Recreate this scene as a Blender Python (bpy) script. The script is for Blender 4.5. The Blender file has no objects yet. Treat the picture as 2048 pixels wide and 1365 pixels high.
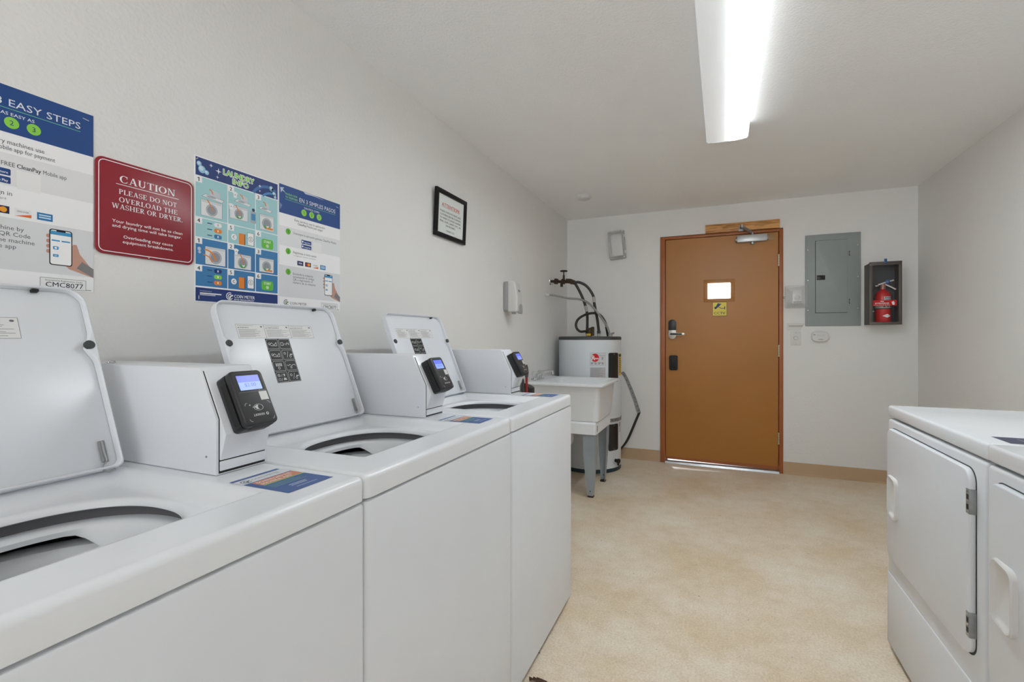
import bpy, bmesh, math, random
from mathutils import Vector, Matrix
from math import sin, cos, pi, radians as R

scene = bpy.context.scene
COL = scene.collection
random.seed(4)

# ------------------------------------------------------------------ camera, world, sun, exposure
YAW = 0.4011
cd = bpy.data.cameras.new('camera')
cam = bpy.data.objects.new('camera', cd); COL.objects.link(cam)
cam.location = (0, 0, 1.115); cam.rotation_euler = (pi / 2, 0, YAW)
cd.sensor_width = 36; cd.lens = 955.75 / 2048 * 36; cd.shift_y = -6.55 / 2048; cd.clip_start = 0.02
scene.camera = cam
w = bpy.data.worlds.new('outdoors'); scene.world = w; w.use_nodes = True
bgn = w.node_tree.nodes['Background']; bgn.inputs[1].default_value = 1.0       # pale sky above; brighter lower half added as fill for the ceiling
g_ = w.node_tree.nodes.new('ShaderNodeTexCoord'); sx_ = w.node_tree.nodes.new('ShaderNodeSeparateXYZ'); rp_ = w.node_tree.nodes.new('ShaderNodeValToRGB')
w.node_tree.links.new(g_.outputs['Generated'], sx_.inputs[0]); w.node_tree.links.new(sx_.outputs['Z'], rp_.inputs[0])
rp_.color_ramp.interpolation = 'LINEAR'; rp_.color_ramp.elements[0].position = 0.0; rp_.color_ramp.elements[1].position = 0.08
FILL_D, SKY_U = 8.0, 2.4
rp_.color_ramp.elements[0].color = (FILL_D * .97, FILL_D * .99, FILL_D, 1); rp_.color_ramp.elements[1].color = (SKY_U * .97, SKY_U, SKY_U * 1.03, 1)
w.node_tree.links.new(rp_.outputs[0], bgn.inputs[0])
sd = bpy.data.lights.new('sun', 'SUN'); sun = bpy.data.objects.new('sun', sd); COL.objects.link(sun)
sd.energy = 10; sd.angle = R(3.0); sd.color = (0.93, 0.96, 1.0)
sun.location = (-1, 9, 2); sun.rotation_euler = Vector((0.28, -1, -0.16)).to_track_quat('-Z', 'Y').to_euler()
TUBE = 112.0      # radiance of the lit fluorescent diffusers
pd = bpy.data.lights.new('fill_window_portal', 'AREA'); pd.shape = 'RECTANGLE'; pd.size = 2.0; pd.size_y = 1.25; pd.cycles.is_portal = True
po = bpy.data.objects.new('fill_window_portal', pd); COL.objects.link(po); po.location = (.1, -2.33, 1.42); po.rotation_euler = (pi / 2, 0, 0)
scene.view_settings.view_transform = 'Standard'; scene.view_settings.look = 'None'
scene.view_settings.exposure = 0.08; scene.view_settings.gamma = 1.0
scene.view_settings.use_curve_mapping = False
scene.cycles.use_denoising = True
scene.cycles.max_bounces = 10; scene.cycles.diffuse_bounces = 6
scene.cycles.transparent_max_bounces = 12

# ------------------------------------------------------------------ room dimensions (metres)
XL, XR, YB, YF, ZC = -1.318, 1.401, 4.479, -2.3, 2.2535

# ------------------------------------------------------------------ materials
def lin(c):
    return tuple((x / 255 / 12.92 if x / 255 <= 0.04045 else ((x / 255 + 0.055) / 1.055) ** 2.4) for x in c)
_m = {}
def mat(name, rgb, rough=0.5, metal=0.0, spec=0.5, bump=None, vary=None, coat=0.0):
    """rgb 0-255; bump=(scale,strength,distance); vary=(scale,amount) mottles the colour with noise"""
    if name in _m: return _m[name]
    m = bpy.data.materials.new(name); m.use_nodes = True; nt = m.node_tree; b = nt.nodes['Principled BSDF']
    c = lin(rgb)
    b.inputs['Base Color'].default_value = (*c, 1); b.inputs['Roughness'].default_value = rough
    b.inputs['Metallic'].default_value = metal; b.inputs['Specular IOR Level'].default_value = spec
    if coat: b.inputs['Coat Weight'].default_value = coat; b.inputs['Coat Roughness'].default_value = 0.12
    if bump or vary:
        tc = nt.nodes.new('ShaderNodeTexCoord')
    if vary:
        n = nt.nodes.new('ShaderNodeTexNoise'); n.inputs['Scale'].default_value = vary[0]; n.inputs['Detail'].default_value = 5
        nt.links.new(tc.outputs['Object'], n.inputs['Vector'])
        r = nt.nodes.new('ShaderNodeValToRGB'); a = vary[1]
        r.color_ramp.elements[0].position = 0.3; r.color_ramp.elements[1].position = 0.7
        r.color_ramp.elements[0].color = (*[x * (1 - a) for x in c], 1); r.color_ramp.elements[1].color = (*[min(1, x * (1 + a)) for x in c], 1)
        nt.links.new(n.outputs['Fac'], r.inputs['Fac']); nt.links.new(r.outputs['Color'], b.inputs['Base Color'])
    if bump:
        n = nt.nodes.new('ShaderNodeTexNoise'); n.inputs['Scale'].default_value = bump[0]; n.inputs['Detail'].default_value = 3
        nt.links.new(tc.outputs['Object'], n.inputs['Vector'])
        bp = nt.nodes.new('ShaderNodeBump'); bp.inputs['Strength'].default_value = bump[1]; bp.inputs['Distance'].default_value = bump[2]
        nt.links.new(n.outputs['Fac'], bp.inputs['Height']); nt.links.new(bp.outputs['Normal'], b.inputs['Normal'])
    _m[name] = m
    return m
def emat(name, rgb, strength):
    if name in _m: return _m[name]
    m = bpy.data.materials.new(name); m.use_nodes = True; b = m.node_tree.nodes['Principled BSDF']
    b.inputs['Base Color'].default_value = (*lin(rgb), 1); b.inputs['Emission Color'].default_value = (*lin(rgb), 1)
    b.inputs['Emission Strength'].default_value = strength; b.inputs['Roughness'].default_value = 0.3
    _m[name] = m; return m
def clear(name, rgb, haze, gloss=0.06, rough=0.08):
    """clear or milky plastic / glass pane: transparent + a share of diffuse haze + gloss"""
    m = bpy.data.materials.new(name); m.use_nodes = True; nt = m.node_tree
    out = nt.nodes['Material Output']; nt.nodes.remove(nt.nodes['Principled BSDF'])
    t = nt.nodes.new('ShaderNodeBsdfTransparent'); t.inputs[0].default_value = (*[0.9 + 0.1 * x for x in lin(rgb)], 1)
    d = nt.nodes.new('ShaderNodeBsdfDiffuse'); d.inputs[0].default_value = (*lin(rgb), 1)
    g = nt.nodes.new('ShaderNodeBsdfGlossy'); g.inputs['Roughness'].default_value = rough
    a = nt.nodes.new('ShaderNodeMixShader'); a.inputs[0].default_value = haze
    c = nt.nodes.new('ShaderNodeMixShader'); c.inputs[0].default_value = gloss
    nt.links.new(t.outputs[0], a.inputs[1]); nt.links.new(d.outputs[0], a.inputs[2])
    nt.links.new(a.outputs[0], c.inputs[1]); nt.links.new(g.outputs[0], c.inputs[2])
    nt.links.new(c.outputs[0], out.inputs['Surface'])
    return m

def wall_paint(name, rgb, scale, strength, dist):
    return mat(name, rgb, rough=0.75, spec=0.25, bump=(scale, strength, dist), vary=(1.1, 0.025))
M_WALL = wall_paint('wall_paint', (229, 228, 226), 95, 0.35, 0.004)
M_CEIL = wall_paint('ceiling_paint', (246, 246, 246), 120, 0.45, 0.005)
M_ENAMEL = mat('white_enamel', (220, 223, 228), rough=0.28, spec=0.45, vary=(6, 0.012))
M_TOPEN = mat('white_porcelain', (226, 229, 233), rough=0.2, spec=0.5)
M_PLASTIC = mat('white_plastic', (214, 213, 211), rough=0.4)
M_TUB = mat('grey_white_tub', (240, 242, 244), rough=0.38)
M_DARK = mat('dark_gap', (28, 28, 29), rough=0.8)
M_BLACK = mat('black_plastic', (26, 26, 28), rough=0.35)
M_BLACKM = mat('black_matte', (18, 18, 18), rough=0.6)
M_STEEL = mat('steel', (165, 166, 168), rough=0.32, metal=0.9)
M_CHROME = mat('chrome', (215, 217, 218), rough=0.12, metal=1.0)
M_GALV = mat('galvanised', (150, 152, 153), rough=0.45, metal=0.6, vary=(40, 0.18))
M_RUBBER = mat('grey_rubber', (62, 66, 68), rough=0.7)

# ------------------------------------------------------------------ mesh building
def rrect(x0, x1, y0, y1, r, n=6):
    if not isinstance(r, (list, tuple)): r = [r] * 4       # bl, br, tr, tl
    pts = []
    for (cx, cy, a0, rr) in ((x0 + r[0], y0 + r[0], 180, r[0]), (x1 - r[1], y0 + r[1], 270, r[1]), (x1 - r[2], y1 - r[2], 0, r[2]), (x0 + r[3], y1 - r[3], 90, r[3])):
        if rr < 1e-6: pts.append((cx, cy)); continue
        for i in range(n + 1):
            a = R(a0 + 90 * i / n); pts.append((cx + rr * cos(a), cy + rr * sin(a)))
    return pts
def spline(pts, n=8):
    P = [Vector(p) for p in pts]; P = [2 * P[0] - P[1]] + P + [2 * P[-1] - P[-2]]; out = []
    for i in range(1, len(P) - 2):
        a, b, c, d = P[i - 1:i + 3]
        for k in range(n):
            t = k / n
            out.append(0.5 * ((2 * b) + (c - a) * t + (2 * a - 5 * b + 4 * c - d) * t * t + (3 * b - a - 3 * c + d) * t ** 3))
    out.append(P[-2]); return out

class B:
    def __init__(s, X=None): s.v = []; s.f = []; s.fm = []; s.mats = []; s.X = X; s.flat = False
    def mi(s, m):
        if m not in s.mats: s.mats.append(m)
        return s.mats.index(m)
    def add(s, verts, faces, m):
        k = len(s.v); i = s.mi(m)
        for p in verts:
            p = Vector(p); s.v.append(s.X @ p if s.X else p)
        for f in faces: s.f.append([k + j for j in f]); s.fm.append(i)
        return s
    def from_bm(s, bm, m):
        bm.verts.index_update(); s.add([v.co.copy() for v in bm.verts], [[v.index for v in f.verts] for f in bm.faces], m); bm.free(); return s
    def prism(s, poly, axis, a0, a1, m, bev=0, seg=2):
        def P(u, v, a): return {'x': (a, u, v), 'y': (u, a, v), 'z': (u, v, a)}[axis]
        bm = bmesh.new(); lo = [bm.verts.new(P(u, v, a0)) for u, v in poly]; hi = [bm.verts.new(P(u, v, a1)) for u, v in poly]
        n = len(poly); bm.faces.new(lo); bm.faces.new(hi)
        for i in range(n): bm.faces.new((lo[i], lo[(i + 1) % n], hi[(i + 1) % n], hi[i]))
        bmesh.ops.recalc_face_normals(bm, faces=bm.faces)
        if bev:
            es = [e for e in bm.edges if len(e.link_faces) == 2 and e.calc_face_angle(0) > R(30)]
            bmesh.ops.bevel(bm, geom=es, offset=bev, segments=seg, profile=0.5, affect='EDGES', clamp_overlap=True)
        return s.from_bm(bm, m)
    def box(s, x0, x1, y0, y1, z0, z1, m, bev=0, seg=2):
        return s.prism([(x0, y0), (x1, y0), (x1, y1), (x0, y1)], 'z', z0, z1, m, bev, seg)
    def lathe(s, prof, c=(0, 0, 0), axis=(0, 0, 1), m=None, n=24, sweep=None):
        ax = Vector(axis).normalized(); q = ax.to_track_quat('Z', 'Y').to_matrix(); c = Vector(c)
        V = []; F = []; full = sweep is None; N = n if full else n + 1
        for (r, h) in prof:
            for i in range(N):
                a = 2 * pi * i / n if full else sweep[0] + (sweep[1] - sweep[0]) * i / n
                V.append(c + q @ Vector((r * cos(a), r * sin(a), h)))
        for j in range(len(prof) - 1):
            for i in range(n):
                k = (i + 1) % N; F.append((j * N + i, j * N + k, (j + 1) * N + k, (j + 1) * N + i))
        return s.add(V, F, m)
    def cyl(s, p0, p1, r, m, n=16, r1=None, bev=0):
        p0, p1 = Vector(p0), Vector(p1); h = (p1 - p0).length; r1 = r if r1 is None else r1
        if bev: pr = [(0, 0), (r - bev, 0), (r, bev), (r1, h - bev), (r1 - bev, h), (0, h)]
        else: pr = [(0, 0), (r, 0), (r1, h), (0, h)]
        return s.lathe(pr, p0, p1 - p0, m, n)
    def tube(s, pts, r, m, n=10, close=False):
        P = [Vector(p) for p in pts]; N = len(P); V = []; F = []
        T = [((P[(i + 1) % N] - P[i - 1]) if close else (P[min(i + 1, N - 1)] - P[max(i - 1, 0)])).normalized() for i in range(N)]
        u = T[0].orthogonal().normalized()
        for i in range(N):
            u = (u - T[i] * u.dot(T[i])).normalized(); w = T[i].cross(u)
            rr = r[i] if isinstance(r, (list, tuple)) else r
            for k in range(n): V.append(P[i] + (u * cos(2 * pi * k / n) + w * sin(2 * pi * k / n)) * rr)
        for i in range(N if close else N - 1):
            for k in range(n):
                j = (i + 1) % N; F.append((i * n + k, i * n + (k + 1) % n, j * n + (k + 1) % n, j * n + k))
        if not close: F.append(list(range(n - 1, -1, -1))); F.append([(N - 1) * n + k for k in range(n)])
        return s.add(V, F, m)
    def strap(s, pts, wv, th, m):
        """flat band along pts; wv = width vector, th = thickness"""
        P = [Vector(p) for p in pts]; wv = Vector(wv); V = []; F = []; N = len(P)
        for i in range(N):
            t = (P[min(i + 1, N - 1)] - P[max(i - 1, 0)]).normalized(); nn = t.cross(wv).normalized() * th / 2
            V += [P[i] - wv / 2 - nn, P[i] + wv / 2 - nn, P[i] + wv / 2 + nn, P[i] - wv / 2 + nn]
        for i in range(N - 1):
            for k in range(4): F.append((4 * i + k, 4 * i + (k + 1) % 4, 4 * i + 4 + (k + 1) % 4, 4 * i + 4 + k))
        F += [(3, 2, 1, 0), (4 * N - 4, 4 * N - 3, 4 * N - 2, 4 * N - 1)]
        return s.add(V, F, m)
    def build(s, name, parent=None, loc=None, smooth=True, kind=None):
        me = bpy.data.meshes.new(name); off = Vector(loc) if loc else (WORLD.get(parent.name, Vector()) if parent else Vector())
        me.from_pydata([v - off for v in s.v], [], s.f)
        for m in s.mats: me.materials.append(m)
        me.polygons.foreach_set('material_index', s.fm)
        if smooth:
            me.polygons.foreach_set('use_smooth', [True] * len(s.f)); me.set_sharp_from_angle(angle=R(36))
        me.update()
        o = bpy.data.objects.new(name, me); COL.objects.link(o)
        if parent: o.parent = parent; WORLD[o.name] = off
        elif loc: o.location = off; WORLD[o.name] = off
        if kind: o['kind'] = kind
        return o
WORLD = {}
def tag(o, label, cat, group=None):
    o['label'] = label; o['category'] = cat
    if group: o['group'] = group
    return o
def thing(name, label, cat, loc, group=None):
    o = bpy.data.objects.new(name, None); COL.objects.link(o); o.location = loc; o.empty_display_size = 0.05
    WORLD[o.name] = Vector(loc); return tag(o, label, cat, group)
def copy_tree(o, parent=None):
    c = o.copy(); COL.objects.link(c)
    if parent: c.parent = parent; c.matrix_parent_inverse = Matrix()
    for ch in o.children: copy_tree(ch, c)
    return c

# ------------------------------------------------------------------ flat printed art and lettering
_txt = {}
def text_mesh(s, bold):
    k = (s, bold)
    if k in _txt: return _txt[k]
    cu = bpy.data.curves.new('lettering', 'FONT'); cu.body = s; cu.size = 1; cu.resolution_u = 2; cu.offset = bold; cu.fill_mode = 'FRONT'
    o = bpy.data.objects.new('lettering', cu); me = o.to_mesh()
    V = [(v.co.x, v.co.y) for v in me.vertices]; F = [list(p.vertices) for p in me.polygons]
    o.to_mesh_clear(); bpy.data.objects.remove(o); bpy.data.curves.remove(cu)
    _txt[k] = (V, F); return _txt[k]
PAL = {}
def ink(c):
    if isinstance(c, bpy.types.Material): return c
    if c not in PAL: PAL[c] = mat('print_%d_%d_%d' % c, c, rough=0.45, spec=0.3)
    return PAL[c]
WHITE = (246, 246, 246); PAPER = (243, 243, 244); INK = (40, 42, 48); GREY = (150, 152, 156)
class Art:
    """draws in a plane (u right, v up) of a B; layer l lifts by 0.15 mm"""
    def __init__(s, b, o=None, U=None, V=None, fn=None, step=0.00015):
        s.b = b; s.step = step
        if fn: s.fn = fn
        else:
            o, U, V = Vector(o), Vector(U), Vector(V); N = U.cross(V)
            s.fn = lambda u, v, h: o + U * u + V * v + N * h
        s.curved = fn is not None
    def P(s, u, v, l): return s.fn(u, v, l * s.step)
    def poly(s, pts, c, l=1):
        s.b.add([s.P(u, v, l) for u, v in pts], [list(range(len(pts)))], ink(c)); return s
    def rect(s, x0, x1, y0, y1, c, l=1, r=0):
        if r: return s.poly(rrect(x0, x1, y0, y1, r, 4), c, l)
        if s.curved:
            n = max(1, int((x1 - x0) / 0.008))
            for i in range(n):
                a, b = x0 + (x1 - x0) * i / n, x0 + (x1 - x0) * (i + 1) / n
                s.poly([(a, y0), (b, y0), (b, y1), (a, y1)], c, l)
            return s
        return s.poly([(x0, y0), (x1, y0), (x1, y1), (x0, y1)], c, l)
    def circ(s, x, y, r, c, l=1, ry=None, n=24):
        ry = ry or r
        if s.curved:                              # vertical strips that follow the curve
            for i in range(n):
                a, b = -1 + 2 * i / n, -1 + 2 * (i + 1) / n; ha, hb = ry * math.sqrt(1 - a * a), ry * math.sqrt(max(0, 1 - b * b))
                if i == 0: s.poly([(x + r * a, y), (x + r * b, y - hb), (x + r * b, y + hb)], c, l)
                elif i == n - 1: s.poly([(x + r * a, y - ha), (x + r * b, y), (x + r * a, y + ha)], c, l)
                else: s.poly([(x + r * a, y - ha), (x + r * b, y - hb), (x + r * b, y + hb), (x + r * a, y + ha)], c, l)
            return s
        return s.poly([(x + r * cos(2 * pi * i / n), y + ry * sin(2 * pi * i / n)) for i in range(n)], c, l)
    def arc(s, x, y, r, wd, a0, a1, c, l=1, ry=None, n=16):
        k = (ry or r) / r
        for i in range(n):
            a, b = R(a0 + (a1 - a0) * i / n), R(a0 + (a1 - a0) * (i + 1) / n); o, q = r + wd / 2, r - wd / 2
            s.poly([(x + o * cos(a), y + o * k * sin(a)), (x + o * cos(b), y + o * k * sin(b)), (x + q * cos(b), y + q * k * sin(b)), (x + q * cos(a), y + q * k * sin(a))], c, l)
        return s
    def line(s, pts, wd, c, l=1):
        for (x0, y0), (x1, y1) in zip(pts, pts[1:]):
            d = math.hypot(x1 - x0, y1 - y0) or 1e-9; nx, ny = -(y1 - y0) / d * wd / 2, (x1 - x0) / d * wd / 2
            s.poly([(x0 + nx, y0 + ny), (x0 - nx, y0 - ny), (x1 - nx, y1 - ny), (x1 + nx, y1 + ny)], c, l)
        return s
    def frame(s, x0, x1, y0, y1, wd, c, l=1, r=0.0):
        pts = rrect(x0, x1, y0, y1, r, 5) if r else [(x0, y0), (x1, y0), (x1, y1), (x0, y1)]
        return s.line(pts + [pts[0]], wd, c, l)
    def text(s, t, x, y, h, c, l=2, al='l', W=None, bold=0.0, rot=0):
        """baseline at y; h = capital height; W = total width to fit"""
        if t == '1':                                  # a figure one with a flag
            k = h; ox = {'l': .22 * k, 'c': 0, 'r': -.22 * k}[al]; q = .09 + bold * 2
            return s.poly([(x + ox - q * k * .3, y), (x + ox + q * k * 1.5, y), (x + ox + q * k * 1.5, y + h), (x + ox - q * k * .1, y + h), (x + ox - .3 * k, y + h * .82), (x + ox - .3 * k, y + h * (.82 - q * 1.6)), (x + ox - q * k * .3, y + h * (.95 - q))], c, l)
        V, F = text_mesh(t, 0.0)
        if not V: return s
        x0 = min(p[0] for p in V); x1 = max(p[0] for p in V)
        sy = h / 0.70; sx = W / (x1 - x0) if W else sy; wd = (x1 - x0) * sx
        ox = {'l': 0, 'c': -wd / 2, 'r': -wd}[al]; ca, sa = cos(R(rot)), sin(R(rot)); d = max(0, bold) * sy * 1.2
        for i, (dx, dy) in enumerate(((0, 0), (d, 0), (-d, 0), (0, d), (0, -d), (.7 * d, .7 * d), (-.7 * d, .7 * d), (.7 * d, -.7 * d), (-.7 * d, -.7 * d)) if bold > .03 else ((0, 0), (d, 0), (-d, 0)) if bold > 0 else ((0, 0),)):
            pts = []
            for p in V:
                u, v = (p[0] - x0) * sx + ox + dx, p[1] * sy + dy
                pts.append(s.P(x + u * ca - v * sa, y + u * sa + v * ca, l + .1 * i))
            s.b.add(pts, F, ink(c))
        return s
    def bars(s, x0, x1, y, dy, n, h, c, l=2, seed=1):
        """illegible small print: n thin rules with ragged right ends"""
        rd = random.Random(seed)
        for i in range(n): s.rect(x0, x0 + (x1 - x0) * rd.uniform(0.6, 1.0), y - i * dy - h, y - i * dy, c, l)
        return s
    # serif capitals, drawn with strokes
    def serif(s, t, x, y, h, c, l=2, W=None, al='c'):
        G = SERIF; adv = sum(G[ch][0] for ch in t) + 0.07 * (len(t) - 1)
        k = (W / adv) if W else h; x = x - (adv * k / 2 if al == 'c' else 0); cx = x
        for ch in t:
            w_, prims = G[ch]
            for p in prims:
                if p[0] == 's':
                    x0, y0, x1, y1, wd = p[1:]; dx = x1 - x0
                    if abs(y1 - y0) < 1e-6: q = [(x0, y0 - wd / 2), (x1, y0 - wd / 2), (x1, y0 + wd / 2), (x0, y0 + wd / 2)]
                    else: q = [(x0 - wd / 2, y0), (x0 + wd / 2, y0), (x1 + wd / 2, y1), (x1 - wd / 2, y1)]
                    s.poly([(cx + a * k, y + b * h) for a, b in q], c, l)
                elif p[0] == 'f':
                    xx, yy, ww = p[1:]; s.poly([(cx + (xx - ww) * k, y + yy * h), (cx + (xx + ww) * k, y + yy * h), (cx + (xx + ww) * k, y + (yy + 0.05) * h), (cx + (xx - ww) * k, y + (yy + 0.05) * h)], c, l)
                elif p[0] == 'a':
                    ax, ay, rx, ry, t1, t2, a0, a1 = p[1:]; n = 14
                    for i in range(n):
                        a, b = R(a0 + (a1 - a0) * i / n), R(a0 + (a1 - a0) * (i + 1) / n)
                        s.poly([(cx + (ax + r_ * cos(g)) * k, y + (ay + q_ * sin(g)) * h) for g, r_, q_ in ((a, rx, ry), (b, rx, ry), (b, rx - t1, ry - t2), (a, rx - t1, ry - t2))], c, l)
            cx += (w_ + 0.07) * k
        return s
T_, t_ = 0.15, 0.06
SERIF = {' ': (0.25, []), '.': (0.16, [('a', .08, .08, .08, .08, .079, .079, 0, 360)]),
 'A': (.74, [('s', .12, 0, .36, 1, t_), ('s', .62, 0, .38, 1, T_), ('s', .2, .32, .54, .32, .06), ('f', .12, 0, .12), ('f', .62, 0, .13)]),
 'C': (.70, [('a', .38, .5, .38, .52, T_, t_, 50, 310), ('s', .62, .66, .62, .98, .05), ('s', .62, .1, .62, .3, .04)]),
 'U': (.74, [('s', .15, .3, .15, 1, T_), ('s', .6, .3, .6, 1, t_), ('a', .36, .32, .28, .34, .12, .07, 180, 360), ('f', .15, .95, .15), ('f', .6, .95, .12)]),
 'T': (.66, [('s', .33, 0, .33, 1, T_), ('s', .02, .965, .64, .965, .07), ('f', .33, 0, .15), ('s', .04, .76, .04, 1, .05), ('s', .62, .76, .62, 1, .05)]),
 'I': (.30, [('s', .15, 0, .15, 1, T_), ('f', .15, 0, .15), ('f', .15, .95, .15)]),
 'O': (.78, [('a', .39, .5, .39, .52, T_, t_, 0, 360)]),
 'N': (.80, [('s', .13, 0, .13, 1, t_), ('s', .66, 0, .66, 1, t_), ('s', .16, 1, .63, 0, T_), ('f', .13, 0, .12), ('f', .13, .95, .13), ('f', .66, .95, .12)]),
 'P': (.60, [('s', .15, 0, .15, 1, T_), ('a', .24, .73, .34, .27, T_, t_, -90, 90), ('s', .15, .97, .26, .97, .06), ('s', .15, .49, .26, .49, .06), ('f', .15, 0, .15), ('f', .12, .95, .12)]),
 'L': (.60, [('s', .15, 0, .15, 1, T_), ('s', .15, .035, .58, .035, .07), ('f', .15, 0, .15), ('f', .15, .95, .15), ('s', .57, 0, .57, .28, .05)]),
 'E': (.62, [('s', .15, 0, .15, 1, T_), ('s', .15, .035, .58, .035, .07), ('s', .15, .965, .55, .965, .07), ('s', .15, .51, .42, .51, .06), ('s', .57, 0, .57, .27, .05), ('s', .54, .76, .54, 1, .05), ('s', .42, .4, .42, .62, .04), ('f', .12, 0, .12), ('f', .12, .95, .12)]),
 'S': (.56, [('a', .27, .74, .25, .28, .09, .06, 20, 180), ('a', .27, .74, .25, .26, .1, .07, 180, 262), ('a', .29, .27, .26, .27, .1, .07, 0, 84), ('a', .29, .27, .26, .29, .1, .06, -170, 0), ('s', .24, .56, .3, .44, .2), ('s', .5, .7, .5, .98, .04), ('s', .05, .03, .05, .3, .04)]),
 'D': (.76, [('s', .15, 0, .15, 1, T_), ('a', .3, .5, .45, .5, T_, t_, -90, 90), ('s', .15, .97, .32, .97, .06), ('s', .15, .03, .32, .03, .06), ('f', .12, 0, .12), ('f', .12, .95, .12)]),
 'V': (.74, [('s', .12, 1, .36, 0, T_), ('s', .62, 1, .38, 0, t_), ('f', .12, .95, .13), ('f', .62, .95, .12)]),
 'R': (.70, [('s', .15, 0, .15, 1, T_), ('a', .24, .74, .33, .26, T_, t_, -90, 90), ('s', .15, .97, .26, .97, .06), ('s', .15, .5, .3, .5, .06), ('s', .3, .5, .6, 0, T_), ('f', .15, 0, .15), ('f', .12, .95, .12), ('f', .62, 0, .08)]),
 'H': (.82, [('s', .15, 0, .15, 1, T_), ('s', .67, 0, .67, 1, T_), ('s', .15, .51, .67, .51, .06), ('f', .15, 0, .15), ('f', .15, .95, .15), ('f', .67, 0, .15), ('f', .67, .95, .15)]),
 'W': (1.06, [('s', .12, 1, .32, 0, T_), ('s', .54, 1, .34, 0, t_), ('s', .54, 1, .73, 0, T_), ('s', .95, 1, .75, 0, t_), ('f', .12, .95, .13), ('f', .54, .95, .13), ('f', .95, .95, .11)]),
 'Y': (.72, [('s', .36, 0, .36, .48, T_), ('s', .11, 1, .36, .42, T_), ('s', .61, 1, .38, .42, t_), ('f', .36, 0, .15), ('f', .11, .95, .13), ('f', .61, .95, .11)])}

# ================================================================== THE ROOM
M_FLOOR = mat('vinyl_floor', (196, 178, 150), rough=0.36, spec=0.4)
def floor_nodes(m):
    nt = m.node_tree; b = nt.nodes['Principled BSDF']; L = nt.links.new; N = nt.nodes.new
    tc = N('ShaderNodeTexCoord')
    def noise(sc, det, x=1.0, y=1.0, ro=0.6):
        mp = N('ShaderNodeMapping'); mp.inputs['Scale'].default_value = (x, y, 1); L(tc.outputs['Object'], mp.inputs['Vector'])
        n = N('ShaderNodeTexNoise'); n.inputs['Scale'].default_value = sc; n.inputs['Detail'].default_value = det; n.inputs['Roughness'].default_value = ro
        L(mp.outputs['Vector'], n.inputs['Vector']); return n.outputs['Fac']
    def ramp(f, p0, c0, p1, c1):
        r = N('ShaderNodeValToRGB'); r.color_ramp.elements[0].position = p0; r.color_ramp.elements[1].position = p1
        r.color_ramp.elements[0].color = (*lin(c0), 1); r.color_ramp.elements[1].color = (*lin(c1), 1); L(f, r.inputs['Fac']); return r.outputs['Color']
    def mix(mode, fac, a, c):
        x = N('ShaderNodeMix'); x.data_type = 'RGBA'; x.blend_type = mode
        if isinstance(fac, float): x.inputs['Factor'].default_value = fac
        else: L(fac, x.inputs['Factor'])
        L(a, x.inputs[6]); L(c, x.inputs[7]); return x.outputs[2]
    base = ramp(noise(2.2, 5), 0.32, (222, 202, 173), 0.68, (240, 231, 217))
    fine = ramp(noise(130, 4, ro=0.75), 0.3, (222, 217, 208), 0.62, (255, 255, 255))
    blot = ramp(noise(14, 6, ro=0.7), 0.34, (228, 220, 206), 0.56, (255, 255, 255))
    scuff = ramp(noise(6, 8, 1, 3.5, 0.8), 0.26, (150, 138, 120), 0.36, (255, 255, 255))
    speck = ramp(noise(55, 1), 0.215, (110, 95, 75), 0.235, (255, 255, 255))
    c = mix('MULTIPLY', 1.0, base, fine); c = mix('MULTIPLY', 0.35, c, blot); c = mix('MULTIPLY', 0.5, c, scuff); c = mix('MULTIPLY', 0.7, c, speck)
    L(c, b.inputs['Base Color'])
    rr = N('ShaderNodeMapRange'); rr.inputs[3].default_value = 0.25; rr.inputs[4].default_value = 0.5; L(noise(5, 4), rr.inputs[0]); L(rr.outputs[0], b.inputs['Roughness'])
floor_nodes(M_FLOOR)

def struct(name, b, kind='structure', **k): return b.build(name, kind=kind, **k)
struct('floor', B().box(XL - .1, XR + .1, YF - .1, YB + .14, -.06, 0, M_FLOOR))
struct('ceiling', B().box(XL - .1, XR + .1, YF - .1, YB + .12, ZC, ZC + .08, M_CEIL))
struct('wall_left', B().box(XL - .1, XL, YF - .1, YB, 0, ZC, M_WALL))
struct('wall_right', B().box(XR, XR + .1, YF - .1, YB, 0, ZC, M_WALL))
struct('wall_front', B().box(XL, -.9, YF - .1, YF, 0, ZC, M_WALL).box(1.1, XR, YF - .1, YF, 0, ZC, M_WALL).box(-.9, 1.1, YF - .1, YF, 0, .8, M_WALL).box(-.9, 1.1, YF - .1, YF, 2.05, ZC, M_WALL))
wn = B()
for a in ((-.9, 1.1, .8, .84), (-.9, 1.1, 2.01, 2.05), (-.9, -.86, .84, 2.01), (1.06, 1.1, .84, 2.01), (.08, .12, .84, 2.01)): wn.box(a[0], a[1], YF - .07, YF - .03, a[2], a[3], M_PLASTIC, .003)
wn = struct('fill_window_1', wn); B().box(-.87, 1.07, YF - .053, YF - .047, .83, 2.02, clear('fill_window_glass', (250, 250, 250), .01, .03, .02)).build('window_pane', wn, smooth=False)  # unseen window added behind the camera as fill, mainly for the ceiling
DX0, DX1, DZ = -0.450, 0.517, 2.013       # rough opening in the back wall
struct('wall_back', B().box(XL - .1, DX0, YB, YB + .12, 0, ZC, M_WALL).box(DX1, XR + .1, YB, YB + .12, 0, ZC, M_WALL)
       .box(DX0, DX1, YB, YB + .12, DZ, ZC, M_WALL))
M_BASE = mat('tan_cove_base', (186, 158, 126), rough=0.5, spec=0.3, vary=(3, .05))
def cove(b, axis, a0, a1, at, sgn):
    pr = [(0, 0), (.016, 0), (.007, .008), (.004, .018), (.0035, .096), (.002, .1), (0, .1)]
    return b.prism([(at + sgn * p, z) for p, z in pr], axis, a0, a1, M_BASE)
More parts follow.
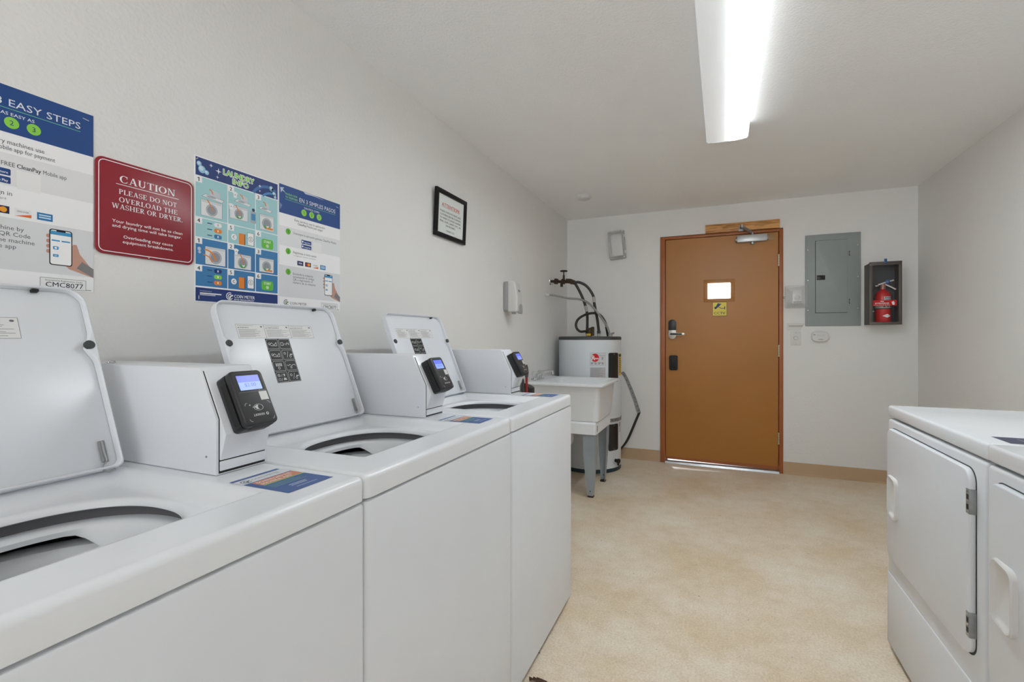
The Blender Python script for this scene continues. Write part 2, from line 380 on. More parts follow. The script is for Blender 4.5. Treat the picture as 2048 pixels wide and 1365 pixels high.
struct('baseboard_back', cove(cove(B(), 'x', XL, -.454, YB, -1), 'x', .521, XR, YB, -1))
struct('baseboard_left', cove(B(), 'y', YF, YB - .02, XL, 1))
struct('baseboard_right', cove(B(), 'y', YF, YB - .02, XR, -1))
struct('baseboard_front', cove(B(), 'x', XL + .02, XR - .02, YF, 1))

# ------------------------------------------------------------------ door, frame, threshold
M_JAMB = mat('brown_jamb', (160, 92, 48), rough=0.42, vary=(5, .12))
M_DOOR = mat('brown_door', (168, 112, 48), rough=0.38, spec=0.4, bump=(14, .06, .004), vary=(1.6, .07))
YD = YB - .004                                   # room face of the door
struct('trim_1', B().box(DX0, -.408, YB - .014, YB + .115, 0, DZ, M_JAMB, .003).box(.487, DX1, YB - .014, YB + .115, 0, DZ, M_JAMB, .003)
       .box(-.408, .487, YB - .014, YB + .115, 1.990, DZ, M_JAMB, .003)
       .box(-.408, -.392, YB + .046, YB + .06, 0.02, 1.990, M_JAMB).box(.471, .487, YB + .046, YB + .06, 0.02, 1.990, M_JAMB).box(-.408, .487, YB + .046, YB + .06, 1.975, 1.990, M_JAMB)
       .box(DX0, DX1, YB - .002, YB + .1, DZ - .001, DZ + .006, M_DARK))
struct('trim_2', B().prism([(YB - .03, 0), (YB - .022, .016), (YB - .004, .022), (YB + .06, .022), (YB + .1, .008), (YB + .1, 0)], 'x', -.408, .487, M_STEEL))
door = thing('door_1', 'brown painted door with a small bright window', 'door', (.482, YB, .02)); door['kind'] = 'structure'
sl = B(); x0, x1, z0, z1 = -.401, .481, .056, 1.986; wx0, wx1, wz0, wz1 = -.057, .124, 1.451, 1.586
for a in ((x0, wx0, z0, z1), (wx1, x1, z0, z1), (wx0, wx1, z0, wz0), (wx0, wx1, wz1, z1)): sl.box(a[0], a[1], YD, YD + .044, a[2], a[3], M_DOOR)
sl.build('slab', door, smooth=False)
f = B()
for a in ((-.087, .157, 1.424, wz0), (-.087, .157, wz1, 1.616), (-.087, wx0, wz0, wz1), (wx1, .157, wz0, wz1)): f.box(a[0], a[1], YD - .0055, YD + .001, a[2], a[3], M_DOOR, .0015)
fr = f.build('vision_frame', door)
B().box(wx0, wx1, YD + .018, YD + .024, wz0, wz1, clear('door_glass', (250, 250, 245), .05, .05)).build('window_pane', fr, smooth=False)
B().prism([(x0 + .004, .034), (x1 - .004, .0235), (x1 - .004, .056), (x0 + .004, .056)], 'y', YD + .004, YD + .034, M_JAMB).build('door_sweep', door, smooth=False)
for zc in (1.7535, 1.0075, .2865):
    h = B().cyl((.4845, YD - .006, zc - .049), (.4845, YD - .006, zc + .049), .0068, mat('brass_grey', (196, 186, 166), rough=.35, metal=.5), 12, bev=.002)
    for k in (-.03, -.01, .01, .03): h.cyl((.4845, YD - .006, zc + k - .0006), (.4845, YD - .006, zc + k + .0006), .0072, M_DARK, 12)
    h.build('hinge', door)
# electronic lock with lever
lk = B(); lk.prism(rrect(-.379, -.312, 1.104, 1.276, .032, 8), 'y', YD - .022, YD, mat('satin_nickel', (203, 200, 194), rough=.35, metal=.6), .004)
lko = lk.build('lock', door)
B().prism(rrect(-.3785, -.3125, 1.182, 1.2765, [.002, .002, .032, .032], 8), 'y', YD - .029, YD - .02, M_BLACK, .004).build('lock_cover', lko)
lv = B().cyl((-.345, YD - .022, 1.146), (-.345, YD - .058, 1.146), .012, _m['satin_nickel'], 16)
lv.prism(rrect(-.362, -.24, 1.136, 1.158, .010, 6), 'y', YD - .066, YD - .05, _m['satin_nickel'], .004)
lvo = lv.build('lever_handle', lko)
B().prism(rrect(-.361, -.262, 1.14, 1.154, .006, 6), 'y', YD - .0675, YD - .064, M_BLACK, .001).build('grip_inlay', lko)
B().prism(rrect(-.372, -.302, .828, .958, .014, 6), 'y', YD - .03, YD, M_BLACKM, .006).build('deadbolt', door)
# cctv sticker
a = B(); A = Art(a, (-.018, YD - .0006, 1.302), (1, 0, 0), (0, 0, 1)); YEL = (226, 207, 92); NV = (40, 58, 110)
a.box(-.018, .097, YD - .0006, YD, 1.302, 1.422, ink((70, 62, 30)))
A.rect(.003, .112, .003, .117, YEL, 1).text('CCTV', .057, .014, .021, (38, 44, 40), 3, 'c', .088, .012)
A.poly([(.016, .062), (.026, .058), (.064, .094), (.052, .108), (.042, .108)], NV, 2).poly([(.014, .074), (.02, .062), (.026, .058), (.034, .066), (.022, .08)], (30, 40, 70), 3).poly([(.036, .102), (.044, .11), (.068, .104), (.072, .096), (.05, .1)], (60, 84, 140), 3)
A.line([(.05, .078), (.07, .064), (.098, .066)], .005, NV, 2).rect(.094, .1, .056, .082, NV, 3)
a.build('cctv_sticker', door, smooth=False)
# door closer
c = B().box(.172, .398, YD - .052, YD, 1.914, 1.972, mat('closer_silver', (186, 188, 190), rough=.35, metal=.45), .006)
c.cyl((.29, YD - .026, 1.896), (.29, YD - .026, 1.915), .014, M_STEEL, 14).cyl((.17, YD - .026, 1.94), (.162, YD - .026, 1.94), .02, M_STEEL, 14).cyl((.396, YD - .026, 1.94), (.404, YD - .026, 1.94), .02, M_STEEL, 14)
co = c.build('door_closer', door)
B().box(.40, .452, YD - .003, YD + .001, 1.925, 1.974, mat('tan_plate', (160, 126, 84), rough=.5), .001).build('mounting_plate', co)
arm = B().cyl((.29, YD - .026, 1.97), (.29, YD - .026, 1.992), .011, M_STEEL, 12).strap([(.29, YD - .028, 1.99), (.205, YD - .13, 2.03)], (0, .01, .022), .006, M_GALV)
arm.strap([(.205, YD - .13, 2.032), (.205, YB - .034, 2.032)], (.022, 0, 0), .005, M_GALV).cyl((.205, YD - .13, 2.02), (.205, YD - .13, 2.045), .008, M_STEEL, 10)
arm.box(.185, .225, YB - .04, YB - .03, 2.01, 2.052, M_GALV, .002).cyl((.205, YB - .035, 2.045), (.205, YB - .035, 2.062), .006, M_STEEL, 10)
arm.build('closer_arm', co)
# board nailed above the frame
M_OAK = mat('oak_board', (171, 117, 60), rough=.5, bump=(40, .1, .002))
nt = M_OAK.node_tree; tc = nt.nodes.new('ShaderNodeTexCoord'); mp = nt.nodes.new('ShaderNodeMapping'); mp.inputs['Scale'].default_value = (2.2, 20, 22)
wv = nt.nodes.new('ShaderNodeTexNoise'); wv.inputs['Scale'].default_value = 2.4; wv.inputs['Detail'].default_value = 6; wv.inputs['Distortion'].default_value = 1.3
rp = nt.nodes.new('ShaderNodeValToRGB'); rp.color_ramp.elements[0].color = (*lin((158, 104, 50)), 1); rp.color_ramp.elements[1].color = (*lin((214, 158, 92)), 1); rp.color_ramp.elements[0].position = .36; rp.color_ramp.elements[1].position = .62
nt.links.new(tc.outputs['Object'], mp.inputs[0]); nt.links.new(mp.outputs[0], wv.inputs['Vector']); nt.links.new(wv.outputs['Fac'], rp.inputs[0]); nt.links.new(rp.outputs[0], nt.nodes['Principled BSDF'].inputs['Base Color'])
tag(B().box(-.073, .491, YB - .03, YB - .0005, 2.0155, 2.087, M_OAK, .002).build('wooden_board', loc=(.2, YB, 2.0155)), 'light oak board nailed to the wall above the brown door', 'board')

# ------------------------------------------------------------------ fluorescent ceiling fixtures
def diffuser(name, hot, dim, centre):
    m = bpy.data.materials.new(name); m.use_nodes = True; nt = m.node_tree; b = nt.nodes['Principled BSDF']
    b.inputs['Base Color'].default_value = (.7, .7, .7, 1); b.inputs['Roughness'].default_value = .35
    tc = nt.nodes.new('ShaderNodeTexCoord'); sp = nt.nodes.new('ShaderNodeSeparateXYZ'); nt.links.new(tc.outputs['Object'], sp.inputs[0])
    s_ = nt.nodes.new('ShaderNodeMath'); s_.operation = 'SUBTRACT'; s_.inputs[1].default_value = centre; nt.links.new(sp.outputs['X'], s_.inputs[0])
    ab = nt.nodes.new('ShaderNodeMath'); ab.operation = 'ABSOLUTE'; nt.links.new(s_.outputs[0], ab.inputs[0])
    def mth(op, x, y):
        q = nt.nodes.new('ShaderNodeMath'); q.operation = op
        for i, z in enumerate((x, y)):
            if isinstance(z, float): q.inputs[i].default_value = z
            else: nt.links.new(z, q.inputs[i])
        return q.outputs[0]
    e = mth('DIVIDE', ab.outputs[0], .023); e = mth('MULTIPLY', e, e); e = mth('POWER', 2.71828, mth('MULTIPLY', e, -1.0))
    e2 = mth('DIVIDE', ab.outputs[0], .062); e2 = mth('POWER', 2.71828, mth('MULTIPLY', mth('MULTIPLY', e2, e2), -1.0))
    e = mth('ADD', mth('ADD', mth('MULTIPLY', e, hot), mth('MULTIPLY', e2, .8)), dim)             # the one working tube glows through its half of the diffuser
    nt.links.new(e, b.inputs['Emission Strength'])
    b.inputs['Emission Color'].default_value = (.90, .965, 1.0, 1)
    mp = nt.nodes.new('ShaderNodeTexVoronoi'); mp.inputs['Scale'].default_value = 160; nt.links.new(tc.outputs['Object'], mp.inputs['Vector'])
    bp = nt.nodes.new('ShaderNodeBump'); bp.inputs['Strength'].default_value = .25; bp.inputs['Distance'].default_value = .002; nt.links.new(mp.outputs['Distance'], bp.inputs['Height']); nt.links.new(bp.outputs[0], b.inputs['Normal'])
    return m
M_LENS = diffuser('prismatic_diffuser', TUBE, .30, .05); M_LENS_OLD = diffuser('prismatic_diffuser_dimmer', TUBE * .1, .3, 0.0)
def ceiling_light(x, y0, y1, rot, label, M_LENS):
    yc = (y0 + y1) / 2; t = thing('ceiling_light', label, 'light fixture', (x, yc, ZC)); hw, ln = .103, (y1 - y0) / 2
    B(Matrix.Translation((x, yc, ZC))).box(-.085, .085, -ln, ln, -.03, -.0005, M_PLASTIC, .003).build('housing', t)
    d = B(Matrix.Translation((x, yc, ZC)))
    pr = [(-hw + .01, -.02), (-hw + .006, -.024), (-hw + .001, -.07), (-hw + .008, -.08), (-.04, -.084), (.04, -.084), (hw - .008, -.08), (hw - .001, -.07), (hw - .006, -.024), (hw - .01, -.02)]
    d.prism(pr, 'y', -ln + .003, ln - .003, M_LENS); d.build('diffuser', t)
    for s in (-1, 1):
        e = B(Matrix.Translation((x, yc, ZC))); e.prism([(-hw - .001, -.001)] + [(p * 1.012, q - .002) for p, q in pr[1:9]] + [(hw + .001, -.001)], 'y', s * (ln - .004), s * ln, M_PLASTIC, .001); e.build('end_cap', t)
    t.rotation_euler = (0, 0, R(rot)); return t
ceiling_light(.052, 1.585, 2.812, -.85, 'long wraparound fluorescent light on the ceiling in front of the door', M_LENS)
ceiling_light(.03, -1.25, -.02, 0, 'long wraparound fluorescent light on the ceiling behind the viewer', M_LENS_OLD)

# smoke detector
tag(B().lathe([(0, 0), (.05, 0), (.054, -.006), (.054, -.016), (.048, -.03), (.036, -.035), (.012, -.036), (.011, -.034), (0, -.034)], (-.961, 3.74, ZC - .0003), (0, 0, 1), M_PLASTIC, 28).build('smoke_detector', loc=(-.961, 3.74, ZC)),
    'round white smoke detector on the ceiling above the water heater', 'smoke detector')
# bulkhead light on the back wall
XB = Matrix.Translation((-.8345, YB, 1.974)) @ Matrix.Rotation(R(-4.6), 4, 'Y')
bl = thing('wall_light', 'tilted rectangular bulkhead light with clear lens on the back wall', 'light fixture', (-.8345, YB, 1.974))
B(XB).prism(rrect(-.076, .076, -.132, .132, .012), 'y', -.022, -.0006, mat('grey_backplate', (170, 170, 168), rough=.5), .003).build('backplate', bl)
B(XB).prism(rrect(-.05, .05, -.1, .1, .02), 'y', -.035, -.021, mat('grey_reflector', (236, 236, 234), rough=.4), .004).build('reflector', bl)
ln = B(XB).prism(rrect(-.07, .07, -.126, .126, .014), 'y', -.082, -.022, clear('milky_lens', (236, 236, 234), .36, .08, .15), .012, 3); ln.build('lens', bl)
for zz in (-.075, .075): B(XB).box(.066, .078, -.05, -.02, zz - .012, zz + .012, M_PLASTIC, .002).build('clip', bl)

# ------------------------------------------------------------------ breaker panel and small wall fittings
M_PANEL = mat('panel_grey_green', (146, 153, 152), rough=.45, spec=.35, vary=(9, .03))
bp_ = thing('breaker_panel', 'grey metal breaker panel set in the back wall', 'electrical panel', (.858, YB, 1.573))
c = B().box(.672, 1.044, YB - .014, YB - .0005, 1.208, 1.939, M_PANEL, .005, 2); c.build('cover', bp_)
d = B().prism(rrect(.740, .955, 1.311, 1.89, .004), 'y', YB - .0148, YB - .013, M_DARK).prism(rrect(.743, .955, 1.314, 1.888, .006), 'y', YB - .0185, YB - .0145, M_PANEL, .0015)
do = d.build('panel_door', bp_)
B().box(.75, .807, YB - .0195, YB - .018, 1.575, 1.612, M_BLACKM, .001).box(.753, .79, YB - .0225, YB - .019, 1.579, 1.608, M_BLACK, .002).build('latch', do)
for zz in (1.775, 1.40): B().box(.966, .972, YB - .017, YB - .0135, zz - .018, zz + .018, M_DARK, .001).box(.968, .976, YB - .0175, YB - .0135, zz - .012, zz + .012, M_PANEL, .001).build('hinge_tab', bp_)
for xx, zz in ((.69, 1.82), (.69, 1.575), (.69, 1.335), (1.024, 1.835), (1.024, 1.59), (1.024, 1.345)): B().cyl((xx, YB - .0135, zz), (xx, YB - .0175, zz), .0055, M_CHROME, 12, bev=.001).build('screw', bp_)
# thermostat in a clear guard
tg = thing('thermostat_guard', 'clear plastic lockbox over the white thermostat beside the door', 'thermostat guard', (.607, YB, 1.445))
B().prism(rrect(.53, .684, 1.357, 1.534, .008), 'y', YB - .006, YB - .0005, mat('guard_base', (224, 223, 220), rough=.5), .002).build('base', tg)
B().prism(rrect(.527, .687, 1.354, 1.537, .012), 'y', YB - .062, YB - .006, clear('clear_guard', (236, 236, 235), .16, .03, .2), .008, 3).build('clear_cover', tg)
B().cyl((.527, YB - .034, 1.445), (.513, YB - .034, 1.445), .009, M_CHROME, 14, bev=.002).build('key_lock', tg)
th = thing('thermostat', 'white round-dial thermostat inside the clear wall guard', 'thermostat', (.6145, YB - .006, 1.448))
B().prism(rrect(.581, .648, 1.394, 1.502, .006), 'y', YB - .028, YB - .0062, M_PLASTIC, .003).build('body', th)
B().lathe([(.021, 0), (.021, .004), (.018, .006), (0, .006)], (.614, YB - .028, 1.437), (0, -1, 0), mat('dial_grey', (188, 188, 186), rough=.4), 24).build('dial', th)
v = B()
for i in range(6): v.box(.588 + i * .0095, .594 + i * .0095, YB - .0288, YB - .0278, 1.4, 1.408, M_RUBBER)
v.build('vents', th)
# switch with a sign strip above
sw = thing('light_switch', 'white rotary timer switch plate beside the brown door', 'switch', (.607, YB, 1.109))
B().prism(rrect(.572, .642, 1.053, 1.165, .004), 'y', YB - .006, YB - .0005, M_PLASTIC, .0025).build('plate', sw)
B().lathe([(.017, 0), (.016, .011), (.013, .013), (0, .013)], (.607, YB - .006, 1.112), (0, -1, 0), M_PLASTIC, 20).build('knob', sw)
for zz in (1.063, 1.155): B().cyl((.607, YB - .0058, zz), (.607, YB - .0072, zz), .003, M_STEEL, 8).build('screw', sw)
n_ = B().prism([(.545, 1.172), (.638, 1.172), (.668, 1.226), (.668, 1.232), (.545, 1.236)], 'y', YB - .0015, YB - .0006, ink((214, 213, 210)))
A = Art(n_, (.545, YB - .0016, 1.172), (1, 0, 0), (0, 0, 1)); A.rect(.012, .112, .037, .041, (120, 118, 114), 1).rect(.012, .11, .03, .0325, (160, 158, 154), 1)
tag(n_.build('paper_note', loc=(.607, YB, 1.172), smooth=False), 'torn white paper strip taped above the switch plate', 'paper note')
co_ = thing('carbon_monoxide_alarm', 'white oval carbon monoxide alarm below the grey breaker panel', 'alarm', (.772, YB, 1.125))
def oval(hx, hz, n=40, p=2.8): return [(.772 + hx * math.copysign(abs(cos(2 * pi * i / n)) ** (2 / p), cos(2 * pi * i / n)), 1.125 + hz * math.copysign(abs(sin(2 * pi * i / n)) ** (2 / p), sin(2 * pi * i / n))) for i in range(n)]
b_ = B().prism(oval(.06, .042), 'y', YB - .036, YB - .0005, M_PLASTIC, .008, 3); A = Art(b_, (.712, YB - .0362, 1.083), (1, 0, 0), (0, 0, 1)); A.arc(.062, .058, .022, .0016, 180, 360, (120, 120, 120), 1, .012).rect(.012, .026, .052, .06, (150, 150, 150), 1).rect(.046, .078, .016, .021, (140, 140, 140), 1)
b_.build('body', co_)

# ------------------------------------------------------------------ fire extinguisher in its cabinet
M_BRONZE = mat('bronze_grey', (92, 86, 80), rough=.45, metal=.3); M_INSIDE = mat('cabinet_inside', (74, 76, 80), rough=.6)
EX0, EX1, EZ0, EZ1, EY = 1.068, 1.262, 1.214, 1.672, YB - .14
cb = thing('extinguisher_cabinet', 'dark grey glass-fronted fire extinguisher cabinet on the back wall', 'cabinet', (1.165, YB, 1.214))
k = B().box(EX0, EX1, YB - .006, YB - .0005, EZ0, EZ1, M_INSIDE).box(EX0, EX0 + .004, EY + .012, YB - .005, EZ0, EZ1, M_BRONZE).box(EX1 - .004, EX1, EY + .012, YB - .005, EZ0, EZ1, M_BRONZE)
k.box(EX0, EX1, EY + .012, YB - .005, EZ0, EZ0 + .004, M_BRONZE).box(EX0, EX1, EY + .012, YB - .005, EZ1 - .004, EZ1, M_BRONZE); k.build('case', cb, smooth=False)
k = B(); q = .018
for a in ((EX0 - .002, EX1 + .002, EZ1 - q, EZ1 + .002), (EX0 - .002, EX1 + .002, EZ0 - .002, EZ0 + q), (EX0 - .002, EX0 + q, EZ0 + q, EZ1 - q), (EX1 - q, EX1 + .002, EZ0 + q, EZ1 - q)): k.box(a[0], a[1], EY - .004, EY + .012, a[2], a[3], M_BRONZE, .002)
k.box(EX0 - .001, EX1 + .001, EY - .009, EY + .012, EZ1 - .003, EZ1 + .008, M_BRONZE, .002)
dr = k.build('door_frame', cb)
B().box(EX0 + q - .002, EX1 - q + .002, EY + .003, EY + .006, EZ0 + q - .002, EZ1 - q + .002, clear('cabinet_glass', (250, 250, 250), .0, .02, .03)).build('glass_pane', dr, smooth=False)
l_ = B().box(1.089, 1.232, EY + .0015, EY + .003, 1.352, 1.394, ink((196, 22, 30))); A = Art(l_, (1.089, EY + .0014, 1.352), (1, 0, 0), (0, 0, 1))
A.text('FIRE', .056, .029, .0085, WHITE, 2, 'c', None, .02).text('EXTINGUISHER', .056, .0145, .0095, WHITE, 2, 'c', .086, .02).text('In Case of Fire Break Glass', .054, .004, .006, WHITE, 2, 'c', .098)
A.rect(.118, .131, .006, .027, WHITE, 2, .003).rect(.121, .127, .027, .034, WHITE, 2).rect(.114, .118, .016, .031, WHITE, 2)
l_.build('red_label', dr, smooth=False)
B().box(1.154, 1.172, EY - .014, EY - .008, 1.667, 1.7, mat('blue_seal', (22, 88, 150), rough=.4), .003).build('blue_seal', dr)
fx, fy, fz = 1.168, YB - .068, EZ0 + .0045
M_RED = mat('extinguisher_red', (200, 24, 30), rough=.28, spec=.5, coat=.3)
fe = thing('fire_extinguisher', 'red fire extinguisher with white levers standing inside the glass cabinet', 'fire extinguisher', (fx, fy, fz))
B().lathe([(0, 0), (.046, 0), (.05, .006), (.05, .2), (.047, .222), (.036, .243), (.02, .254), (.016, .262), (0, .262)], (fx, fy, fz), (0, 0, 1), M_RED, 32).build('cylinder', fe)
B().lathe([(.0508, .118), (.0512, .12), (.0512, .152), (.0508, .154)], (fx, fy, fz), (0, 0, 1), mat('silver_band', (190, 186, 178), rough=.4), 32).lathe([(.0509, .111), (.0513, .112), (.0513, .117), (.0509, .118)], (fx, fy, fz), (0, 0, 1), M_BLACKM, 32).build('strap_band', fe)
B().cyl((fx, fy, fz + .26), (fx, fy, fz + .3), .017, mat('brass_pink', (170, 120, 110), rough=.4, metal=.3), 18, bev=.003).build('valve', fe)
B().strap([(fx - .03, fy, fz + .297), (fx + .03, fy, fz + .318), (fx + .066, fy, fz + .328)], (0, .018, 0), .009, M_PLASTIC).build('carry_lever', fe)
B().strap([(fx + .012, fy, fz + .298), (fx + .04, fy, fz + .282), (fx + .078, fy, fz + .258)], (0, .018, 0), .009, M_PLASTIC).build('squeeze_lever', fe)
B().cyl((fx - .03, fy - .006, fz + .29), (fx - .05, fy - .006, fz + .288), .007, M_CHROME, 12).build('gauge', fe)
B().lathe([(.005, -.006), (.013, -.004), (.014, .002), (.008, .007)], (fx + .026, fy - .012, fz + .318), (0, 1, .3), mat('blue_tag', (40, 100, 185), rough=.4), 14).build('blue_seal', fe)
B().tube(spline([(fx - .018, fy, fz + .283), (fx - .055, fy - .005, fz + .26), (fx - .068, fy - .01, fz + .18), (fx - .066, fy - .01, fz + .09)]), .007, M_BLACK, 10).cyl((fx - .066, fy - .01, fz + .092), (fx - .062, fy - .01, fz + .002), .011, M_BLACK, 14, r1=.013).cyl((fx - .0662, fy - .01, fz + .088), (fx - .0662, fy - .01, fz + .1), .0105, M_STEEL, 12).build('hose', fe)
def wrap(cx, cy, r, a0, sg=1):       # printed label bent round a vertical cylinder, u along the circumference
    return lambda u, v, h: Vector((cx + (r + h) * cos(a0 + sg * u / r), cy + (r + h) * sin(a0 + sg * u / r), v))
l_ = B(); A = Art(l_, fn=wrap(fx, fy, .0505, R(-96))); A.rect(.0, .05, fz + .165, fz + .205, (206, 206, 204), 1)
for i in range(3): A.rect(.006 + i * .014, .014 + i * .014, fz + .192, fz + .2, (90, 92, 96), 2)
A.rect(.004, .045, fz + .18, fz + .186, (120, 150, 190), 2).bars(.006, .044, fz + .176, .004, 2, .002, (80, 80, 80), 2)
l_.build('inspection_label', fe, smooth=False)
l_ = B(); A = Art(l_, fn=wrap(fx, fy, .0505, R(-108)));
for i in range(6):
    q0, q1 = i * .01, i * .01 + .01; hh = lambda u: .013 * (1 - abs(u - .03) / .03)
    A.poly([(q0, fz + .06 - hh(q0)), (q1, fz + .06 - hh(q1)), (q1, fz + .06 + hh(q1)), (q0, fz + .06 + hh(q0))], WHITE, 1)
A.rect(.012, .048, fz + .0585, fz + .0615, (120, 130, 170), 2)
l_.build('diamond_label', fe, smooth=False)
l_ = B(); A = Art(l_, fn=wrap(fx, fy, .0513, R(-110)))
for i in range(3): A.rect(.008 + i * .024, .02 + i * .024, fz + .124, fz + .134, (70, 70, 66), 1)
l_.build('band_label', fe, smooth=False)

# ------------------------------------------------------------------ posters and signs on the left wall
NAVY = (38, 74, 136); NAVY2 = (36, 58, 118); TEAL = (161, 205, 209); BLUE = (62, 124, 176); GREEN = (142, 208, 76); ORANGE = (226, 134, 52); SKY = (72, 150, 200)
def wall_sheet(y0, z0, w, h, th=.0008, curl=0):
    b = B(); n = 12; x = XL + .0006
    V = []; 
    for i in range(n + 1):
        for j in range(n + 1):
            V.append((x + th, y0 + w * i / n, z0 + h * j / n))
    b.add(V, [(i * (n + 1) + j, (i + 1) * (n + 1) + j, (i + 1) * (n + 1) + j + 1, i * (n + 1) + j + 1) for i in range(n) for j in range(n)], ink(PAPER))
    b.box(XL + .0001, x + th - .0001, y0, y0 + w, z0, z0 + h, ink(PAPER))
    return b, Art(b, (x + th, y0, z0), (0, 1, 0), (0, 0, 1))
def meter_logo(A, x, y, r, c, l=2, c2=None):
    A.arc(x, y, r * .88, r * .2, 60, 330, c, l).arc(x + r * .12, y - r * .1, r * .55, r * .2, 50, 250, c, l).arc(x + r * .25, y - r * .25, r * .28, r * .18, 30, 230, c, l)
    A.poly([(x - r * .2, y - r * .9), (x + r * .2, y + r * .1), (x + r * .9, y + r * .45), (x + r * .95, y + r * .1), (x + r * .4, y - r * .1), (x + .1 * r, y - r)], c2 or c, l)
def phone_hand(A, x0, x1, y0, y1, xe, ye):
    SK = (196, 150, 132); A.poly([(x0 + .02, y0 + .008), (x1 + .002, y0 + .05), (x1 + .008, y0 + .05), (x1 + .014, y0 + .03), (xe, ye + .012), (xe, ye - .003), (x1 - .005, y0 - .006)], SK, 2)
    A.poly([(x1 + .018, y0 + .014), (xe, ye + .017), (xe, ye - .003), (x1 + .008, y0 - .002)], (132, 128, 130), 3)
    for k in range(4): A.rect(x0 - .005, x0 + .004, y0 + .025 + k * .011, y0 + .033 + k * .011, SK, 2, .003)
    A.rect(x0, x1, y0, y1, (30, 30, 34), 4, .005).rect(x0 + .0018, x1 - .0018, y0 + .002, y1 - .002, WHITE, 4.6, .004).rect(x0 + .0018, x1 - .0018, y1 - .012, y1 - .004, SKY, 5)
    A.rect(x0 + .012, x1 - .012, y1 - .005, y1 - .002, (30, 30, 34), 6).rect(x0 + .004, x0 + .018, y1 - .026, y1 - .023, SKY, 5).rect(x0 + .021, x1 - .004, y1 - .026, y1 - .023, SKY, 5)
    A.rect(x0 + .006, x0 + .016, y1 - .044, y1 - .037, SKY, 5, .002).rect(x0 + .006, x0 + .016, y1 - .06, y1 - .054, SKY, 5, .002).text('01', x0 + .011, y1 - .0588, .0036, WHITE, 6, 'c')
    A.circ(x0 + .011, y1 - .0405, .0022, WHITE, 6)
def steps_poster(y0, z0, lang, label):
    b, A = wall_sheet(y0, z0, .2765, .407); en = lang == 'en'
    A.rect(.0, .2765, .312, .407, NAVY, 1)
    A.rect(0, .2765, .205, .27, (229, 229, 231), 1).rect(0, .2765, .035, .14, (221, 222, 224), 1)
    A.text('PAY WITH' if en else 'PAGUE CON', .025, .3765, .0065, (150, 214, 130), 2, 'l', .048, .012).text('YOUR PHONE' if en else 'TU TELÉFONO', .025, .366, .0065, (150, 214, 130), 2, 'l', .051, .012)
    A.text('IN 3 EASY STEPS' if en else 'EN 3 SIMPLES PASOS', .083, .3665, .0145, (226, 230, 236), 2, 'l', .169, -.012)
    A.rect(.024, .252, .3605, .3618, (110, 190, 150), 2)
    A.text("IT'S AS EASY AS" if en else 'TAN FÁCIL COMO', .138, .3475, .0065, (220, 226, 234), 2, 'c', .07, .012)
    for k in range(3): A.circ(.103 + .0345 * k, .3335, .0115, GREEN, 2).text(str(k + 1), .103 + .0345 * k, .3285, .01, NAVY, 3, 'c')
    tx = (92, 94, 100)
    if en:
        A.text('Our laundry machines use', .131, .289, .0088, tx, 2, 'c', .116).text('the CleanPay Mobile app for payment', .131, .2765, .0088, tx, 2, 'c', .152)
        A.text('Download the FREE', .0575, .2445, .0088, tx, 2, 'l', .085).text('CleanPay', .1455, .2445, .0088, (60, 62, 68), 2, 'l', .038, .012).text('Mobile app', .187, .2445, .0088, tx, 2, 'l', .04)
        A.text('Register & sign in', .057, .185, .0088, tx, 2, 'l', .081).text('add a credit or debit card', .057, .1755, .0045, GREY, 2, 'l', .072)
        for i, s_ in enumerate(('Start the machine by', 'scanning the QR Code', 'or entering the machine', 'number in the app')): A.text(s_, .054, .1155 - i * .0125, .0086, tx, 2)
    else:
        A.text('Este servicio usa la aplicación', .131, .296, .0078, tx, 2, 'c', .137).text('CleanPay', .076, .2855, .0078, (60, 62, 68), 2, 'l', .036, .012).text('Mobile para pagar', .115, .2855, .0078, tx, 2, 'l', .075)
        A.text('Descargue la aplicación gratuita CleanPay Mobile', .057, .251, .0075, tx, 2, 'l', .2)
        A.text('Regístrese e inicie sesión', .057, .1855, .0078, tx, 2, 'l', .103).text('o ingrese como invitado', .057, .177, .0042, GREY, 2, 'l', .1)
        for i, s_ in enumerate(('Encienda la máquina', 'escaneando el código', 'QR o ingresando el', 'número de su máquina')): A.text(s_, .056, .1125 - i * .0098, .0076, tx, 2)
    for k, yy in enumerate((.255, .189, .12)): A.circ(.036, yy, .0102, (104, 178, 62), 2).text(str(k + 1), .036, yy - .0045, .009, (40, 70, 40), 3, 'c')
    for k, s_ in enumerate(('App Store', 'Google Play')): A.rect(.092, .136, .225 - k * .0165, .2385 - k * .0165, NAVY, 2, .002).text(s_, .118, .2285 - k * .0165, .0048, WHITE, 3, 'c', .028, .01).rect(.0945, .1, .229 - k * .0165, .235 - k * .0165, WHITE, 3)
    A.rect(.145, .183, .202, .24, (236, 236, 236), 2)
    A.rect(.074, .1, .1475, .1625, (44, 48, 98), 2).text('VISA', .087, .1525, .0055, WHITE, 3, 'c', .016, .012)
    A.rect(.108, .134, .1475, .1625, (34, 40, 74), 2).circ(.118, .155, .0055, (214, 60, 44), 3).circ(.125, .155, .0055, (238, 160, 50), 4)
    A.rect(.142, .168, .1465, .1615, (236, 236, 236), 2).poly([(.142, .1465), (.168, .1465), (.168, .153)], (232, 110, 50), 3).text('DISCOVER', .155, .155, .003, INK, 3, 'c', .018)
    A.rect(.177, .203, .1465, .162, (44, 120, 180), 2).rect(.18, .2, .1555, .1585, (190, 220, 236), 3).rect(.18, .2, .1505, .1535, (190, 220, 236), 3)
    phone_hand(A, .197, .237, .054, .132, .2765, .037)
    meter_logo(A, .028, .016, .0105, (96, 100, 106), 2, (120, 170, 90)); A.text('COIN METER', .043, .011, .0085, (96, 98, 102), 2, 'l', .072)
